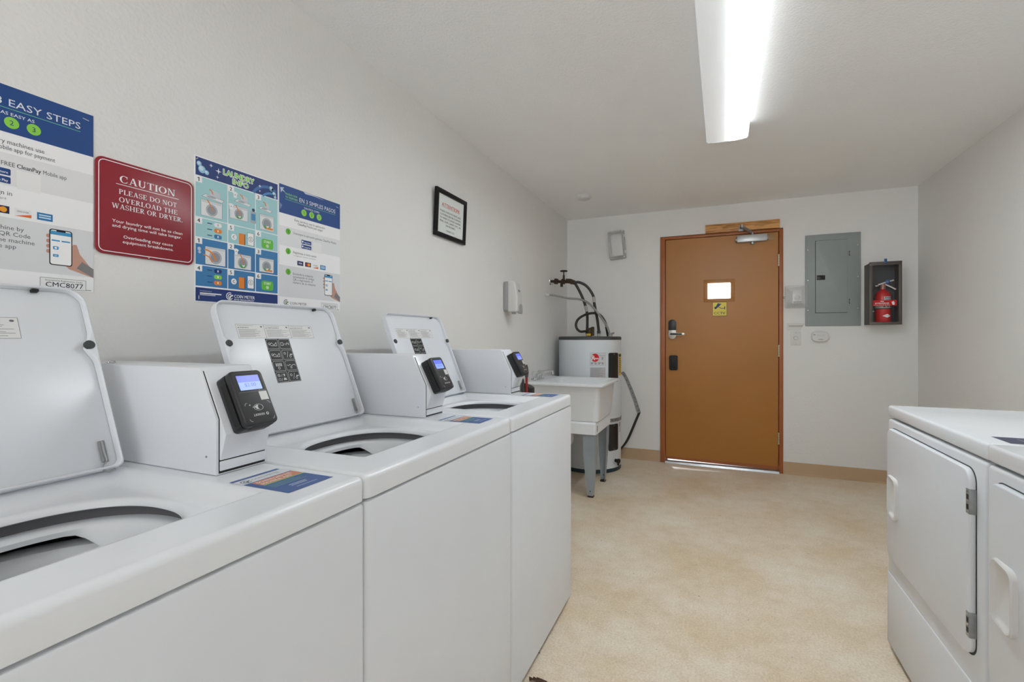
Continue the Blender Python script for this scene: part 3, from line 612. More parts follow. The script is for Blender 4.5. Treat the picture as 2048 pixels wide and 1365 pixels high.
    A.rect(.182, .262, .003, .0255, (238, 238, 238), 2).frame(.182, .262, .003, .0255, .0008, (120, 120, 124), 3).text('Smartphone Registration Code:', .19, .019, .0036, (90, 90, 94), 3, 'l', .066).text('CMC8077', .191, .0065, .0105, (28, 30, 52), 4, 'l', .066)
    A.line([(.256, .394), (.268, .392)], .0016, (200, 204, 210), 4).line([(.262, .004), (.272, .0045)], .0016, (150, 150, 150), 4)
    if not en:
        g = (118, 138, 178)
        A.poly([(.004, .395), (.02, .398), (.014, .391), (.026, .382), (.012, .386), (.007, .378)], (196, 206, 222), 2).poly([(.002, .345), (.012, .338), (.004, .322)], g, 2).poly([(.1, .406), (.15, .406), (.2, .401), (.15, .403), (.11, .401)], (205, 212, 226), 2)
    return tag(b.build('poster', loc=(XL, y0, z0), smooth=False), label, 'poster', 'laundry posters on the left wall')
steps_poster(.360, 1.2185, 'en', 'payment instruction poster with large EASY STEPS heading, left of the caution sign')
steps_poster(1.146, 1.2165, 'es', 'Spanish payment poster headed EN 3 SIMPLES PASOS, right of the laundry info poster')

b, A = wall_sheet(.8685, 1.2145, .2745, .405); LI = A
m_ = .003; A.rect(m_, .2715, .3515, .402, NAVY2, 1)
for (x_, y_, r_) in ((.013, .3845, .007), (.021, .3705, .0105), (.0345, .3655, .0065), (.247, .381, .008), (.258, .3665, .0075), (.262, .357, .005)): A.circ(x_, y_, r_, (150, 196, 222), 2).circ(x_ - r_ * .2, y_ + r_ * .2, r_ * .6, (206, 228, 240), 3)
def star(x_, y_, r_): A.poly([(x_, y_ + r_), (x_ + r_ * .18, y_ + r_ * .18), (x_ + r_, y_), (x_ + r_ * .18, y_ - r_ * .18), (x_, y_ - r_), (x_ - r_ * .18, y_ - r_ * .18), (x_ - r_, y_), (x_ - r_ * .18, y_ + r_ * .18)], WHITE, 3)
for q in ((.047, .3895, .006), (.069, .38, .0095), (.066, .3625, .005), (.205, .3775, .006), (.205, .362, .004)): star(*q)
A.arc(.236, .32, .062, .009, 62, 150, (64, 110, 168), 2).arc(.25, .32, .045, .007, 75, 140, (78, 140, 196), 2)
for dx, c_, l_, bo in ((0, WHITE, 4, .075), (0, (110, 190, 60), 6, .022)):
    A.text('LAUNDRY', .134, .3765, .0155, c_, l_, 'c', .1, bo).text('INFO', .139, .3575, .0145, c_, l_, 'c', .052, bo)
cols = [(.003, .0965), (.099, .1885), (.191, .2715)]
rows = [(.237, .349, TEAL), (.181, .2345, TEAL), (.1045, .1785, BLUE), (.045, .102, BLUE)]
LW = (226, 228, 230); OUT = (96, 102, 110)
def loader(x0, x1, y0, y1, clothes, arrow):          # front-loader drawing
    A.rect(x0, x1, y0, y1, LW, 2, .002).frame(x0, x1, y0, y1, .0007, OUT, 3, .002).rect(x0 + .002, x1 - .002, y1 - .007, y1 - .0015, (206, 208, 212), 3)
    cx, cy, r = (x0 + x1) / 2, (y0 + y1) / 2 - .003, min(x1 - x0, y1 - y0) * .36
    A.circ(cx, cy, r, (178, 182, 188), 3).circ(cx, cy, r * .76, (146, 150, 158), 4).arc(cx, cy, r, .0007, 0, 360, OUT, 4, n=20)
    if clothes:
        A.poly([(cx - r * .8, cy - r * .3), (cx, cy - r * .55), (cx + r * .8, cy - r * .25), (cx + r * .4, cy - r * .9), (cx - r * .4, cy - r * .9)], (76, 160, 80), 5)
        A.poly([(cx - r * .3, cy - r * .5), (cx + r * .5, cy - r * .35), (cx + r * .2, cy - r * .8)], (236, 236, 236), 6)
    if arrow == 2: A.arc(x0 - .004, y0 - .002, (x1 - x0) * .45, .003, 20, 95, ORANGE, 6)
    if arrow == 1: A.line([(x0 + .018, y1 + .002), (cx + .002, cy + .004), (cx + .003, cy - .003)], .0028, ORANGE, 6)
    if arrow == 3: A.rect(cx - r * .2, cx + r * 1.3, cy - r, cy - r * .65, ORANGE, 6)
def toploader(x0, y0, w_, arrow):
    A.poly([(x0, y0 + .006), (x0 + .01, y0 + .014), (x0 + w_, y0 + .008), (x0 + w_ - .006, y0)], LW, 2).poly([(x0 + .02, y0 + .012), (x0 + .03, y0 + .03), (x0 + w_ - .012, y0 + .026), (x0 + w_ - .012, y0 + .01)], (200, 204, 210), 2)
    A.line([(x0, y0 + .006), (x0 + .01, y0 + .014), (x0 + w_, y0 + .008), (x0 + w_ - .006, y0), (x0, y0 + .006)], .0007, OUT, 3).circ(x0 + w_ * .42, y0 + .0085, w_ * .22, (170, 174, 180), 3, .003)
    A.arc(x0 + w_ * .3, y0 + .018, .012, .003, 0, 80, ORANGE, 4)
def shirt(x, y, k): A.poly([(x - k, y + k * .6), (x - k * .3, y + k), (x + k * .3, y + k), (x + k, y + k * .6), (x + k * .6, y + k * .1), (x + k * .55, y - k), (x - k * .55, y - k), (x - k * .6, y + k * .1)], (236, 238, 240), 5).circ(x, y, k * .16, OUT, 6)
for ri, (y0, y1, c_) in enumerate(rows):
    for ci, (x0, x1) in enumerate(cols):
        A.rect(x0, x1, y0, y1, c_, 1).rect(x0, x0 + .0185, y1 - .0165, y1, PAPER, 2).text(str(ci + 1 + 3 * (ri % 2)), x0 + .0085, y1 - .0135, .011, INK, 3, 'c', None, .02)
toploader(.02, .291, .066, 1); loader(.018, .08, .243, .288, 0, 1); toploader(.118, .302, .056, 1); loader(.104, .163, .255, .295, 1, 1); toploader(.2, .301, .05, 1); loader(.205, .256, .243, .291, 1, 3)
shirt(.121, .327, .009); shirt(.108, .289, .009); A.rect(.172, .191, .255, .292, (170, 174, 182), 4, .003).rect(.1745, .1885, .264, .284, (66, 140, 190), 5).circ(.182, .296, .005, (40, 60, 90), 5)
loader(.03, .09, .108, .158, 0, 2); loader(.118, .174, .108, .152, 1, 1); loader(.203, .256, .109, .153, 1, 3); shirt(.124, .158, .009)
A.arc(.03, .118, .03, .0045, 5, 95, ORANGE, 6).circ(.013, .148, .005, (190, 200, 212), 3).circ(.014, .139, .004, (190, 200, 212), 3)
for (yb, cs) in ((.181, ((236, 236, 236), ORANGE, BLUE)), (.045, (NAVY2, GREEN, ORANGE))):
    top = .2345 if yb > .1 else .102
    for k, c_ in enumerate(cs): A.rect(.056, .079, top - .0165 - k * .0168, top - .0045 - k * .0168, c_, 2, .005).rect(.066, .069, top - .0135 - k * .0168, top - .0075 - k * .0168, WHITE if k or yb < .1 else GREY, 3).rect(.036, .05, top - .0115 - k * .0168, top - .009 - k * .0168, (40, 70, 110), 2)
    yy = top - .034; A.circ(.117, yy, .0088, WHITE, 2).text('C', .117, yy - .0042, .0085, INK, 3, 'c', None, .02).rect(.133, .1535, yy - .018, yy + .015, ORANGE, 2, .002).rect(.151, .1545, yy - .018, yy + .015, (150, 84, 36), 3)
    A.rect(.162, .1835, yy - .016, yy + .022, WHITE, 2, .003).frame(.162, .1835, yy - .016, yy + .022, .0008, INK, 3).circ(.173, yy + .003, .0075, WHITE, 3).arc(.173, yy + .003, .0075, .001, 0, 360, INK, 4).text('S', .173, yy - .001, .008, INK, 4, 'c')
    A.rect(.211, .2545, yy - .016, yy + .014, (104, 190, 66), 2, .007).text('START', .2328, yy + .002, .0075, WHITE, 3, 'c', .026, .012).arc(.2328, yy - .007, .0042, .0014, 0, 360, WHITE, 3).circ(.2328, yy - .007, .0018, WHITE, 3)
A.rect(m_, .2715, .003, .0405, NAVY2, 1); meter_logo(A, .1035, .023, .0115, WHITE, 2); A.text('COIN METER', .118, .0195, .0095, WHITE, 2, 'l', .069, .006).text('BETTER THROUGH SIMPLICITY', .118, .0125, .0042, WHITE, 2, 'l', .067, .012)
A.text('FOR INFORMATION OR', .015, .03, .0028, (200, 208, 222), 2, 'l', .034).rect(.015, .078, .0235, .0268, WHITE, 2).rect(.015, .06, .0195, .022, (200, 208, 222), 2)
A.line([(.004, .394), (.01, .399)], .0016, (200, 200, 180), 3).line([(.012, .008), (.012, .018)], .0016, WHITE, 3).line([(.258, .006), (.266, .012)], .0016, WHITE, 3)
tag(b.build('poster', loc=(XL, .8685, 1.2145), smooth=False), 'teal and blue laundry info poster with washing machine drawings', 'poster', 'laundry posters on the left wall')

# red caution sign
M_SIGN = mat('sign_red', (142, 30, 44), rough=.3, spec=.45)
cs_ = B(); cs_.prism([(y + .6385, z + 1.3125) for y, z in rrect(0, .2255, 0, .2265, .016, 8)], 'x', XL + .0008, XL + .0055, M_SIGN, .0015)
A = Art(cs_, (XL + .0056, .6385, 1.3125), (0, 1, 0), (0, 0, 1))
A.frame(.0062, .2193, .0065, .22, .0018, WHITE, 1, .012)
A.serif('CAUTION', .1128, .1755, .017, WHITE, 1, .128).rect(.041, .1855, .1698, .1712, WHITE, 1)
A.serif('PLEASE DO NOT', .1137, .1475, .0118, WHITE, 1, .134).serif('OVERLOAD THE', .1147, .1285, .0118, WHITE, 1, .135).serif('WASHER OR DRYER.', .1137, .1115, .0118, WHITE, 1, .163)
A.text('Your laundry will not be as clean', .114, .0775, .0074, WHITE, 1, 'c', .162, .006).text('and drying time will take longer.', .113, .0665, .0074, WHITE, 1, 'c', .16, .006)
A.text('Overloading may cause', .1135, .0425, .0074, WHITE, 1, 'c', .114, .006).text('equipment breakdowns.', .1135, .0305, .0074, WHITE, 1, 'c', .117, .006)
for z_ in (.2215, .004): A.circ(.1128, z_, .0022, (190, 176, 170), 2)
tag(cs_.build('caution_sign', loc=(XL, .6385, 1.3125)), 'dark red metal caution sign about not overloading the washer or dryer', 'sign')

# framed notice, hanging a little proud of the wall at its top
XN = Matrix.Translation((XL + .004, 2.071, 1.639)) @ Matrix.Rotation(R(2.6), 4, 'Y')
fn = thing('framed_notice', 'black framed attention notice hanging on the left wall', 'framed notice', (XL, 2.23, 1.639)); M_FR = mat('black_frame', (9, 9, 10), rough=.5, spec=.25)
fb = B(XN)
for a in ((0, .318, 0, .022), (0, .318, .222, .244), (0, .023, .022, .222), (.295, .318, .022, .222)): fb.box(0, .016, a[0], a[1], a[2], a[3], M_FR, .002)
fb.box(0, .003, .005, .313, .005, .239, M_FR); fb.build('frame', fn)
pb = B(XN).box(.003, .006, .021, .297, .02, .224, ink((240, 244, 242))); A = Art(pb, (.0061, .021, .02), (0, 1, 0), (0, 0, 1))
RD = (206, 62, 48); A.text('ATTENTION:', .138, .1425, .0185, RD, 1, 'c', .186, .025).rect(.046, .226, .139, .1405, RD, 1)
for i, s_ in enumerate(('PLEASE CHECK POCKETS AND', 'CLOTHING BEFORE STARTING', 'TO WASH TO AVOID LEAVING', 'PENS, GUM, CANDY, ETC., IN', 'THE MACHINES.')): A.text(s_, .138, .113 - i * .0175, .0098, (44, 44, 46), 1, 'c', .215 if i < 4 else .1, .02)
A.text('THANK YOU', .138, .017, .0098, (44, 44, 46), 1, 'c', .085, .012)
pb.build('notice_sheet', fn, smooth=False)
B(XN).box(.0095, .011, .021, .297, .02, .224, clear('frame_glass', (245, 250, 248), .02, .03, .04)).build('glass', fn, smooth=False)

# soap dispenser
sp = thing('soap_dispenser', 'white wall soap dispenser with grey back on the left wall', 'soap dispenser', (XL, 3.0, 1.285))
B().prism([(y, z) for y, z in rrect(2.953, 3.045, 1.293, 1.497, .018)], 'x', XL + .0005, XL + .038, mat('soap_grey', (150, 150, 150), rough=.45), .004).build('back_shell', sp)
B().prism([(XL + .034, 1.288), (XL + .098, 1.288), (XL + .104, 1.30), (XL + .104, 1.40), (XL + .085, 1.49), (XL + .07, 1.499), (XL + .034, 1.499)], 'y', 2.952, 3.046, mat('soap_white', (205, 204, 201), rough=.35), .012, 3).build('front_cover', sp)
B().prism([(y, z) for y, z in rrect(2.976, 3.034, 1.277, 1.345, [.006, .006, .028, .028], 8)], 'x', XL + .098, XL + .112, mat('lever_grey', (158, 158, 157), rough=.4), .004).build('push_lever', sp)
l_ = B(); A = Art(l_, (XL + .1, 2.983, 1.425), (0, 1, 0), (-.2, 0, .98)); A.rect(.0, .03, 0, .0145, (70, 72, 74), 1).rect(.004, .026, .004, .0065, (190, 190, 190), 2).rect(.004, .026, .0085, .011, (190, 190, 190), 2); l_.build('badge', sp, smooth=False)
B().cyl((XL + .06, 3.0, 1.276), (XL + .06, 3.0, 1.292), .016, _m['lever_grey'], 14).build('nozzle', sp)

# ------------------------------------------------------------------ washing machines (local: x 0 = front, y 0..W, z up)
WX, WW, ZT = -.5625, .653, .873
def washing_machine():
    t = thing('washing_machine', '', 'washing machine', (WX, 0, 0), 'row of washing machines along the left wall'); X = Matrix.Translation((WX, 0, 0))
    BX = lambda: B(X)
    b = BX(); oc = lambda i, z: [(x, y, z) for x, y in rrect(-.70 + i, -i, .0008 + i, WW - .0008 - i, max(.003, .011 - i), 5)]
    rs = [oc(.004, .020), oc(0, .024), oc(0, .820), oc(.0016, .8243), oc(.006, .826), oc(.03, .826), oc(.03, .020)]; n0 = len(rs[0])
    b.add([p for r in rs for p in r], [(j * n0 + i, j * n0 + (i + 1) % n0, ((j + 1) % 7) * n0 + (i + 1) % n0, ((j + 1) % 7) * n0 + i) for j in range(7) for i in range(n0)], M_ENAMEL); b.build('cabinet', t)
    for xx in (-.62, -.06):
        for yy in (.06, WW - .06): BX().cyl((xx, yy, 0), (xx, yy, .021), .022, M_RUBBER, 12).build('foot', t)
    # moulded top with a dished lid seat and a rounded opening
    hx, hy, cx, cy, n_ = .137, .156, -.2475, .31, 2.35
    per = rrect(-.70, 0, 0, WW, .014, 5); P2 = []
    for (a, b_), (c_, d_) in zip(per, per[1:] + per[:1]):
        k = max(1, int(math.hypot(c_ - a, d_ - b_) / .012))
        for i in range(k): P2.append((a + (c_ - a) * i / k, b_ + (d_ - b_) * i / k))
    def hole(th): return (abs(cos(th) / hx) ** n_ + abs(sin(th) / hy) ** n_) ** (-1 / n_)
    def sm(t_): t_ = max(0, min(1, t_)); return t_ * t_ * (3 - 2 * t_)
    def hgt(x, y):
        sd = min(x + .452, -.088 - x, y - .10, .525 - y)
        return ZT - .021 * sm(sd / .042) + .003 * math.exp(-((x + .45) / .02) ** 2) * (1 if .1 < y < .52 else 0)
    rings = []; NP = len(P2)
    inset = [((x - cx), (y - cy)) for x, y in P2]
    def row(fn): rings.append([fn(i) for i in range(NP)])
    th = [math.atan2(dy, dx) for dx, dy in inset]; rd = [math.hypot(dx, dy) for dx, dy in inset]
    def at(i, r): return cx + r * cos(th[i]), cy + r * sin(th[i])
    def hp(i, off, dz):
        r = hole(th[i]) + off; x, y = at(i, r); xo, yo = at(i, hole(th[i]) + .013); return (x, y, hgt(xo, yo) + dz)
    row(lambda i: hp(i, .03, -.016)); row(lambda i: hp(i, .005, -.0125))
    for k in range(6): a = R(90 * k / 5); row(lambda i: hp(i, .013 * (1 - cos(a)), -.010 * (1 - sin(a))))
    NR = 34
    for k in range(1, NR + 1):
        def f(i, k=k):
            r0 = hole(th[i]) + .013; x1, y1 = P2[i]; nx = min(max(x1, -.70 + .011), -.011); ny = min(max(y1, .011), WW - .011); r1 = math.hypot(nx - cx, ny - cy)
            t_ = (k / NR); ang = math.atan2(ny - cy, nx - cx) * 1.0
            xa, ya = at(i, r0); x, y = xa + (nx - xa) * t_, ya + (ny - ya) * t_; return (x, y, hgt(x, y))
        row(f)
    for k in range(1, 6):
        a = R(90 * k / 5)
        def f(i, a=a):
            x1, y1 = P2[i]; nx = min(max(x1, -.70 + .011), -.011); ny = min(max(y1, .011), WW - .011)
            return (nx + (x1 - nx) * sin(a), ny + (y1 - ny) * sin(a), ZT - .011 * (1 - cos(a)))
        row(f)
    row(lambda i: (*P2[i], .831)); row(lambda i: (P2[i][0] + (-.35 - P2[i][0]) * .03, P2[i][1] + (WW / 2 - P2[i][1]) * .03, .8295)); 
    row(lambda i: (P2[i][0] + (-.35 - P2[i][0]) * .05, P2[i][1] + (WW / 2 - P2[i][1]) * .05, .822))
    V = [p for r in rings for p in r]
    F = [(j * NP + i, j * NP + (i + 1) % NP, (j + 1) * NP + (i + 1) % NP, (j + 1) * NP + i) for j in range(len(rings) - 1) for i in range(NP)]
    b = BX(); b.add(V, F, M_TOPEN); b.build('top_panel', t)
    # tub ring with a lobe on its right, and the spin basket below
    b = BX(); N = 72; rr = []
    def lobe(a): d = abs((math.degrees(a) - 55 + 180) % 360 - 180); return sm((88 - d) / 22)
    for k, (o, z, lw) in enumerate(((.022, .8205, 0), (.008, .8205, 0), (0, .8185, 0), (-.004, .814, 0), (-.003, .806, 1), (.004, .804, 1), (.02, .806, 1))):
        rr.append([])
        for i in range(N):
            a = 2 * pi * i / N; L_ = lobe(a); r = hole(a) + o - .012 * L_ * lw; rr[-1].append((cx + r * cos(a), cy + r * sin(a), z - .026 * L_ * lw))
    b.add([p for r in rr for p in r], [(j * N + i, j * N + (i + 1) % N, (j + 1) * N + (i + 1) % N, (j + 1) * N + i) for j in range(len(rr) - 1) for i in range(N)], M_TOPEN); b.build('tub_ring', t)
    b = BX(); b.add([(cx + (hole(2 * pi * i / N) + .023) * cos(2 * pi * i / N), cy + (hole(2 * pi * i / N) + .022) * sin(2 * pi * i / N), z) for z in (.80, .846) for i in range(N)], [(i, (i + 1) % N, N + (i + 1) % N, N + i) for i in range(N)], mat('rim_shade_grey', (104, 104, 107), rough=.7)); b.build('rim_shade_band', t)  # dark band colours in the shadow gap under the opening's rim
    b = BX(); c3 = (cx, cy, 0)
    b.lathe([(.20, .783), (.184, .785), (.172, .780), (.1665, .770), (.1645, .756), (.169, .754), (.169, .750), (.1645, .747), (.163, .728), (.167, .726), (.167, .722), (.160, .719), (.155, .60), (.158, .596), (.158, .592), (.155, .588), (.155, .46), (0, .45)], c3, (0, 0, 1), M_TUB, 48)
    b.lathe([(.214, .45), (.214, .815)], c3, (0, 0, 1), M_DARK, 32); b.build('basket', t)  # dark outer wall colours in the shade between tub ring and basket
    # lid, open and leaning back
    u_ = Vector((-.135, 0, .327)).normalized(); n3 = Vector((u_.z, 0, -u_.x)); XLd = X @ Matrix(((n3.x, 0, u_.x, -.4375), (0, 1, 0, 0), (n3.z, 0, u_.z, .8785), (0, 0, 0, 1)))
    BL = lambda: B(XLd)                       # local: x toward the viewer, y along the machine, z up the lid
    s0, s1, t1 = .115, .512, .356; ou = rrect(s0, s1, 0, t1, [.014, .014, .036, .036], 8)
    def bumped(off):
        o = []
        for y, z in rrect(s0 + off, s1 - off, off, t1 - off - (.004 if off else 0), [max(.003, .016 - off), max(.003, .016 - off), .036 - off * .5, .036 - off * .5], 8): o.append((y, z))
        return o
    b = BL(); b.prism(ou, 'x', -.012, -.002, M_ENAMEL, .004)
    def rim(off, x, bump=0):
        pts = []; base = rrect(s0 + off, s1 - off, off, t1 - off, [.012, .012, .034 - off, .034 - off], 8)
        k = []
        for (a, b_), (c_, d_) in zip(base, base[1:] + base[:1]):
            m__ = max(1, int(round(math.hypot(c_ - a, d_ - b_) / .008)))
            for i in range(m__): k.append((a + (c_ - a) * i / m__, b_ + (d_ - b_) * i / m__))
        for y, z in k:
            if bump and .05 < z < .32: g = bump * math.exp(-((z - .238) / (.011 if z > .238 else .02)) ** 2); y += g if y < (s0 + s1) / 2 else -g
            pts.append((x, y, z))
        return pts
    ra, rb, rc, rd_, re_ = rim(.0, -.006), rim(.0008, .0075), rim(.0028, .009, .010), rim(.005, .0075, .012), rim(.0068, -.0015, .013)
    def resample(r, m_):                          # equal point counts so the rings stitch
        return [r[int(i * len(r) / m_)] for i in range(m_)]
    rs = [resample(r, 120) for r in (ra, rb, rc, rd_, re_)]
    b.add([p for r in rs for p in r], [(j * 120 + i, j * 120 + (i + 1) % 120, (j + 1) * 120 + (i + 1) % 120, (j + 1) * 120 + i) for j in range(4) for i in range(120)], M_ENAMEL)
    lid = b.build('lid', t)
    for yy in (s0 + .0125, s1 - .0125): BL().cyl((.004, yy, .238), (.012, yy, .238), .0085, M_RUBBER, 18, bev=.0015).build('bumper', lid)
    b = BL(); b.tube(spline([(.004, s1 - .026, .052), (.004, s1 - .026, .03), (.005, s1 - .026, .016), (.006, s1 - .034, .008), (.006, s1 - .034, .001), (.006, s1 - .026, -.004), (.005, s1 - .016, -.002)]), .0016, M_STEEL, 8)
    b.box(.0, .003, s1 - .031, s1 - .021, .014, .054, M_GALV, .001); b.build('hinge_wire', lid)
    BL().box(-.001, .008, .434, .444, t1 - .0125, t1 - .0075, M_BLACKM, .001).build('catch', lid)
    # warning label: three framed columns of small print
    b = BL(); A = Art(b, (-.0018, 0, 0), (0, 1, 0), (0, 0, 1)); g = (118, 118, 120)
    A.rect(.166, .41, .2555, .294, (222, 222, 222), 1)
    for k, hd in enumerate(('WARNING', 'AVERTISSEMENT', 'ADVERTENCIA')):
        a0 = .166 + k * .0815; A.frame(a0, a0 + .081, .2555, .294, .0006, g, 2).text(hd, a0 + .009, .2835, .0032, (52, 52, 54), 2, 'l', .026 if k == 0 else .038, .015).poly([(a0 + .004, .2833), (a0 + .008, .2833), (a0 + .006, .2868)], (60, 60, 62), 2).circ(a0 + .073, .288, .0032, (110, 110, 112), 2, .0022)
        A.bars(a0 + .004, a0 + .078, .2805, .0025, 9, .0009, (140, 140, 142), 2, 7 + k).rect(a0 + .004, a0 + .05, .29, .2908, g, 2)
    b.build('warning_label', lid, smooth=False)
    b = BL(); A = Art(b, (-.0018, 0, 0), (0, 1, 0), (0, 0, 1)); K = (24, 24, 25); S = (196, 196, 196)
    A.rect(.2395, .3175, .128, .2535, K, 1, .002); cw, ch = .039, .0314
    for r_ in range(4):
        for c_ in range(2):
            x0, y1 = .2395 + c_ * cw, .2535 - r_ * ch
            A.line([(x0 + .006, y1 - .002), (x0 + cw - .002, y1 - .002), (x0 + cw - .002, y1 - ch + .002), (x0 + .002, y1 - ch + .002), (x0 + .002, y1 - .006), (x0 + .006, y1 - .002)], .0008, S, 2)
            cx_, cy_ = x0 + cw / 2, y1 - ch / 2; q = r_ * 2 + c_
            if q in (0, 2): A.line([(cx_ - .012, cy_ - .003), (cx_ - .003, cy_ + .004), (cx_ + .004, cy_ - .003), (cx_ + .012, cy_ + .005), (cx_ + .012, cy_ - .005), (cx_ - .008, cy_ - .004)], .0014, S, 2).arc(cx_ - .01, cy_ + .001, .003, .0012, 0, 360, S, 2, n=8)
            if q == 1: A.frame(cx_ - .013, cx_ - .005, cy_ - .004, cy_ + .004, .0013, S, 2).line([(cx_ - .004, cy_), (cx_ + .004, cy_)], .0012, S, 2).line([(cx_ + .003, cy_ - .004), (cx_ + .008, cy_ + .004), (cx_ + .013, cy_ - .003), (cx_ + .013, cy_ + .004)], .0013, S, 2)
            if q in (3, 7): A.line([(cx_ - .004, cy_ - .008), (cx_ + .003, cy_ + .009)], .0012, S, 2).arc(cx_ - .009, cy_ + .004, .003, .0013, 0, 360, S, 2, n=10).arc(cx_ + .007, cy_ - .005, .003, .0013, 0, 360, S, 2, n=10).rect(cx_ + .007, cx_ + .015, cy_ - .001, cy_ + .002, S, 2)
            if q == 4:
                for i in range(4): A.rect(cx_ - .009 + i * .0052, cx_ - .006 + i * .0052, cy_ - .001, cy_ + .008, S, 2)
                A.arc(cx_ - .001, cy_ - .006, .003, .0014, 0, 360, S, 2, n=10)
            if q == 5: A.line([(cx_ - .014, cy_ + .002), (cx_ - .008, cy_ - .001), (cx_ - .003, cy_ + .003), (cx_ + .002, cy_ - .002), (cx_ + .007, cy_ + .002), (cx_ + .013, cy_ + .002), (cx_ + .013, cy_ - .002)], .0013, S, 2).arc(cx_ - .001, cy_ - .006, .0026, .0013, 0, 360, S, 2, n=10)
            if q == 6: A.arc(cx_ - .009, cy_ + .005, .0036, .0013, 0, 360, S, 2, n=12).line([(cx_ - .011, cy_ + .007), (cx_ - .006, cy_ + .003)], .001, S, 2).line([(cx_ - .002, cy_ + .001), (cx_ + .002, cy_ + .009)], .001, S, 2).poly([(cx_ + .005, cy_ + .009), (cx_ + .011, cy_ + .008), (cx_ + .009, cy_ + .001), (cx_ + .006, cy_ + .002)], S, 2).frame(cx_ - .013, cx_ - .006, cy_ - .009, cy_ - .004, .001, S, 2).line([(cx_ - .004, cy_ - .011), (cx_, cy_ - .003)], .001, S, 2).poly([(cx_ + .002, cy_ - .009), (cx_ + .005, cy_ - .002), (cx_ + .011, cy_ - .003), (cx_ + .013, cy_ - .009)], S, 2)
    b.build('pictogram_label', lid, smooth=False)
    # payment box
    y0, y1 = .5475, .6515; b = BX()
    b.prism([(-.695, ZT + .0005), (-.695, 1.062), (-.2825, 1.062), (-.2375, .972), (-.2375, ZT + .0005)], 'y', y0, y1, M_ENAMEL, .0025)
    b.prism([(-.30, 1.0612), (-.2825, 1.0612), (-.2815, 1.0595), (-.30, 1.0595)], 'y', y0 + .003, y1 - .003, M_ENAMEL)
    pbx = b.build('payment_box', t)
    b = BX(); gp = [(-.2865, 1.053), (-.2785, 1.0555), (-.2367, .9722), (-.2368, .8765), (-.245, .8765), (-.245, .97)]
    b.prism(gp, 'y', y0 + .0048, y1 - .0066, M_BLACKM); b.build('seam_shade', pbx, smooth=False)  # black inset paints the shade in the gap round the front plate
    b = BX(); b.prism([(-.284, 1.054), (-.2762, 1.0565), (-.2206, .9456), (-.2348, .9015), (-.2348, .8995), (-.25, .8995), (-.25, .97)], 'y', y0 + .0062, y1 - .0062, M_ENAMEL, .0015); b.build('front_plate', pbx)
    BX().box(-.25, -.2352, y0 + .0062, y1 - .0062, .8805, .8975, M_ENAMEL, .0015).build('cash_door', pbx)
    BX().cyl((-.60, .575, 1.061), (-.60, .575, 1.067), .0085, M_CHROME, 16, bev=.002).build('box_lock', pbx)
    BX().cyl((-.262, y0 + .0005, .905), (-.262, y0 - .0012, .905), .0018, M_STEEL, 8).build('rivet', pbx)
    # card reader on the sloping plate
    dn = Vector((.045, 0, -.085)).normalized(); nn = Vector((.085, 0, .045)).normalized(); o = Vector((-.2762, 0, 1.0565)) + dn * .021 + nn * .0005
    XR_ = X @ Matrix(((nn.x, 0, -dn.x, o.x), (0, 1, 0, .5665), (nn.z, 0, -dn.z, o.z), (0, 0, 0, 1)))
    BR = lambda: B(XR_); rw, rh = .0665, .107
    b = BR(); b.prism(rrect(0, rw, -rh, 0, .008, 5), 'x', -.002, .021, M_BLACK, .002).prism(rrect(.0, rw, -rh, 0, .009, 5), 'x', .0215, .036, mat('reader_black', (34, 34, 36), rough=.42), .0035, 3)
    b.box(.012, .03, .016, rw - .008, -rh - .0006, -rh + .004, M_BLACKM); rdr = b.build('card_reader', t)
    BR().box(.008, .0215, -.0012, .003, -.096, -.018, M_BLACKM).build('card_slot', rdr)
    b = BR(); A = Art(b, (.0362, 0, -rh), (0, 1, 0), (0, 0, 1), step=.0002); c_ = (205, 205, 205)
    A.frame(.009, rw - .0075, .0675, rh - .008, .002, (22, 22, 23), 1).rect(.007, rw - .007, .0635, .0642, (120, 120, 120), 1)
    A.rect(.045, .0615, .0455, .0625, (214, 214, 212), 1)
    A.arc(.034, .0325, .0092, .0009, 0, 360, c_, 1, .006, 24); 
    for i in range(3): A.arc(.0375 - i * .003, .0325, .0052 - i * .0013, .0009, 120, 240, c_, 2, n=8)
    A.poly([(.0265, .0345), (.033, .0375), (.033, .0285), (.029, .0295)], c_, 2).line([(.022, .034), (.027, .0325)], .001, c_, 2)
    A.text('KIOSOFT', .03, .0205, .0042, c_, 1, 'c', .022, .02, 180).circ(.0475, .0185, .0028, c_, 1).circ(.0475, .0185, .0014, (30, 30, 30), 2)
    for (px_, py_, a0) in ((.014, .0375, 90), (.014, .012, 180), (.055, .012, 270), (.055, .0375, 0)): A.arc(px_, py_, .005, .0007, a0, a0 + 90, c_, 1, n=6)
    A.rect(.017, .02, .0375, .039, c_, 1).circ(.048, .0655, .0007, (190, 220, 60), 2)
    b.build('reader_print', rdr, smooth=False)
    b = BR(); b.box(.035, .0362, .0115, rw - .0105, -.0395, -.0105, emat('lcd_blue', (96, 108, 214), .5)); A = Art(b, (.0363, .0115, -.0395), (0, 1, 0), (0, 0, 1), step=.0002)
    E2 = emat('lcd_light', (132, 156, 232), .58); E3 = emat('lcd_mark', (92, 104, 190), .55)
    A.rect(0, .0445, 0, .0155, E2, 1).text('$2.00', .0222, .0065, .007, E3, 2, 'c', .023, .006).rect(.0, .0445, .0255, .0265, E3, 1)
    b.build('screen', rdr, smooth=False)
    # notice sticker on the top
    b = BX(); A = Art(b, (-.047, .5305, ZT + .0002), (0, 1, 0), (-1, 0, 0)); w_, h_ = .0945, .1355
    A.rect(0, w_, 0, h_, (62, 92, 148), 1).rect(0, w_ * .99, h_ * .74, h_ * .93, (214, 218, 222), 2)
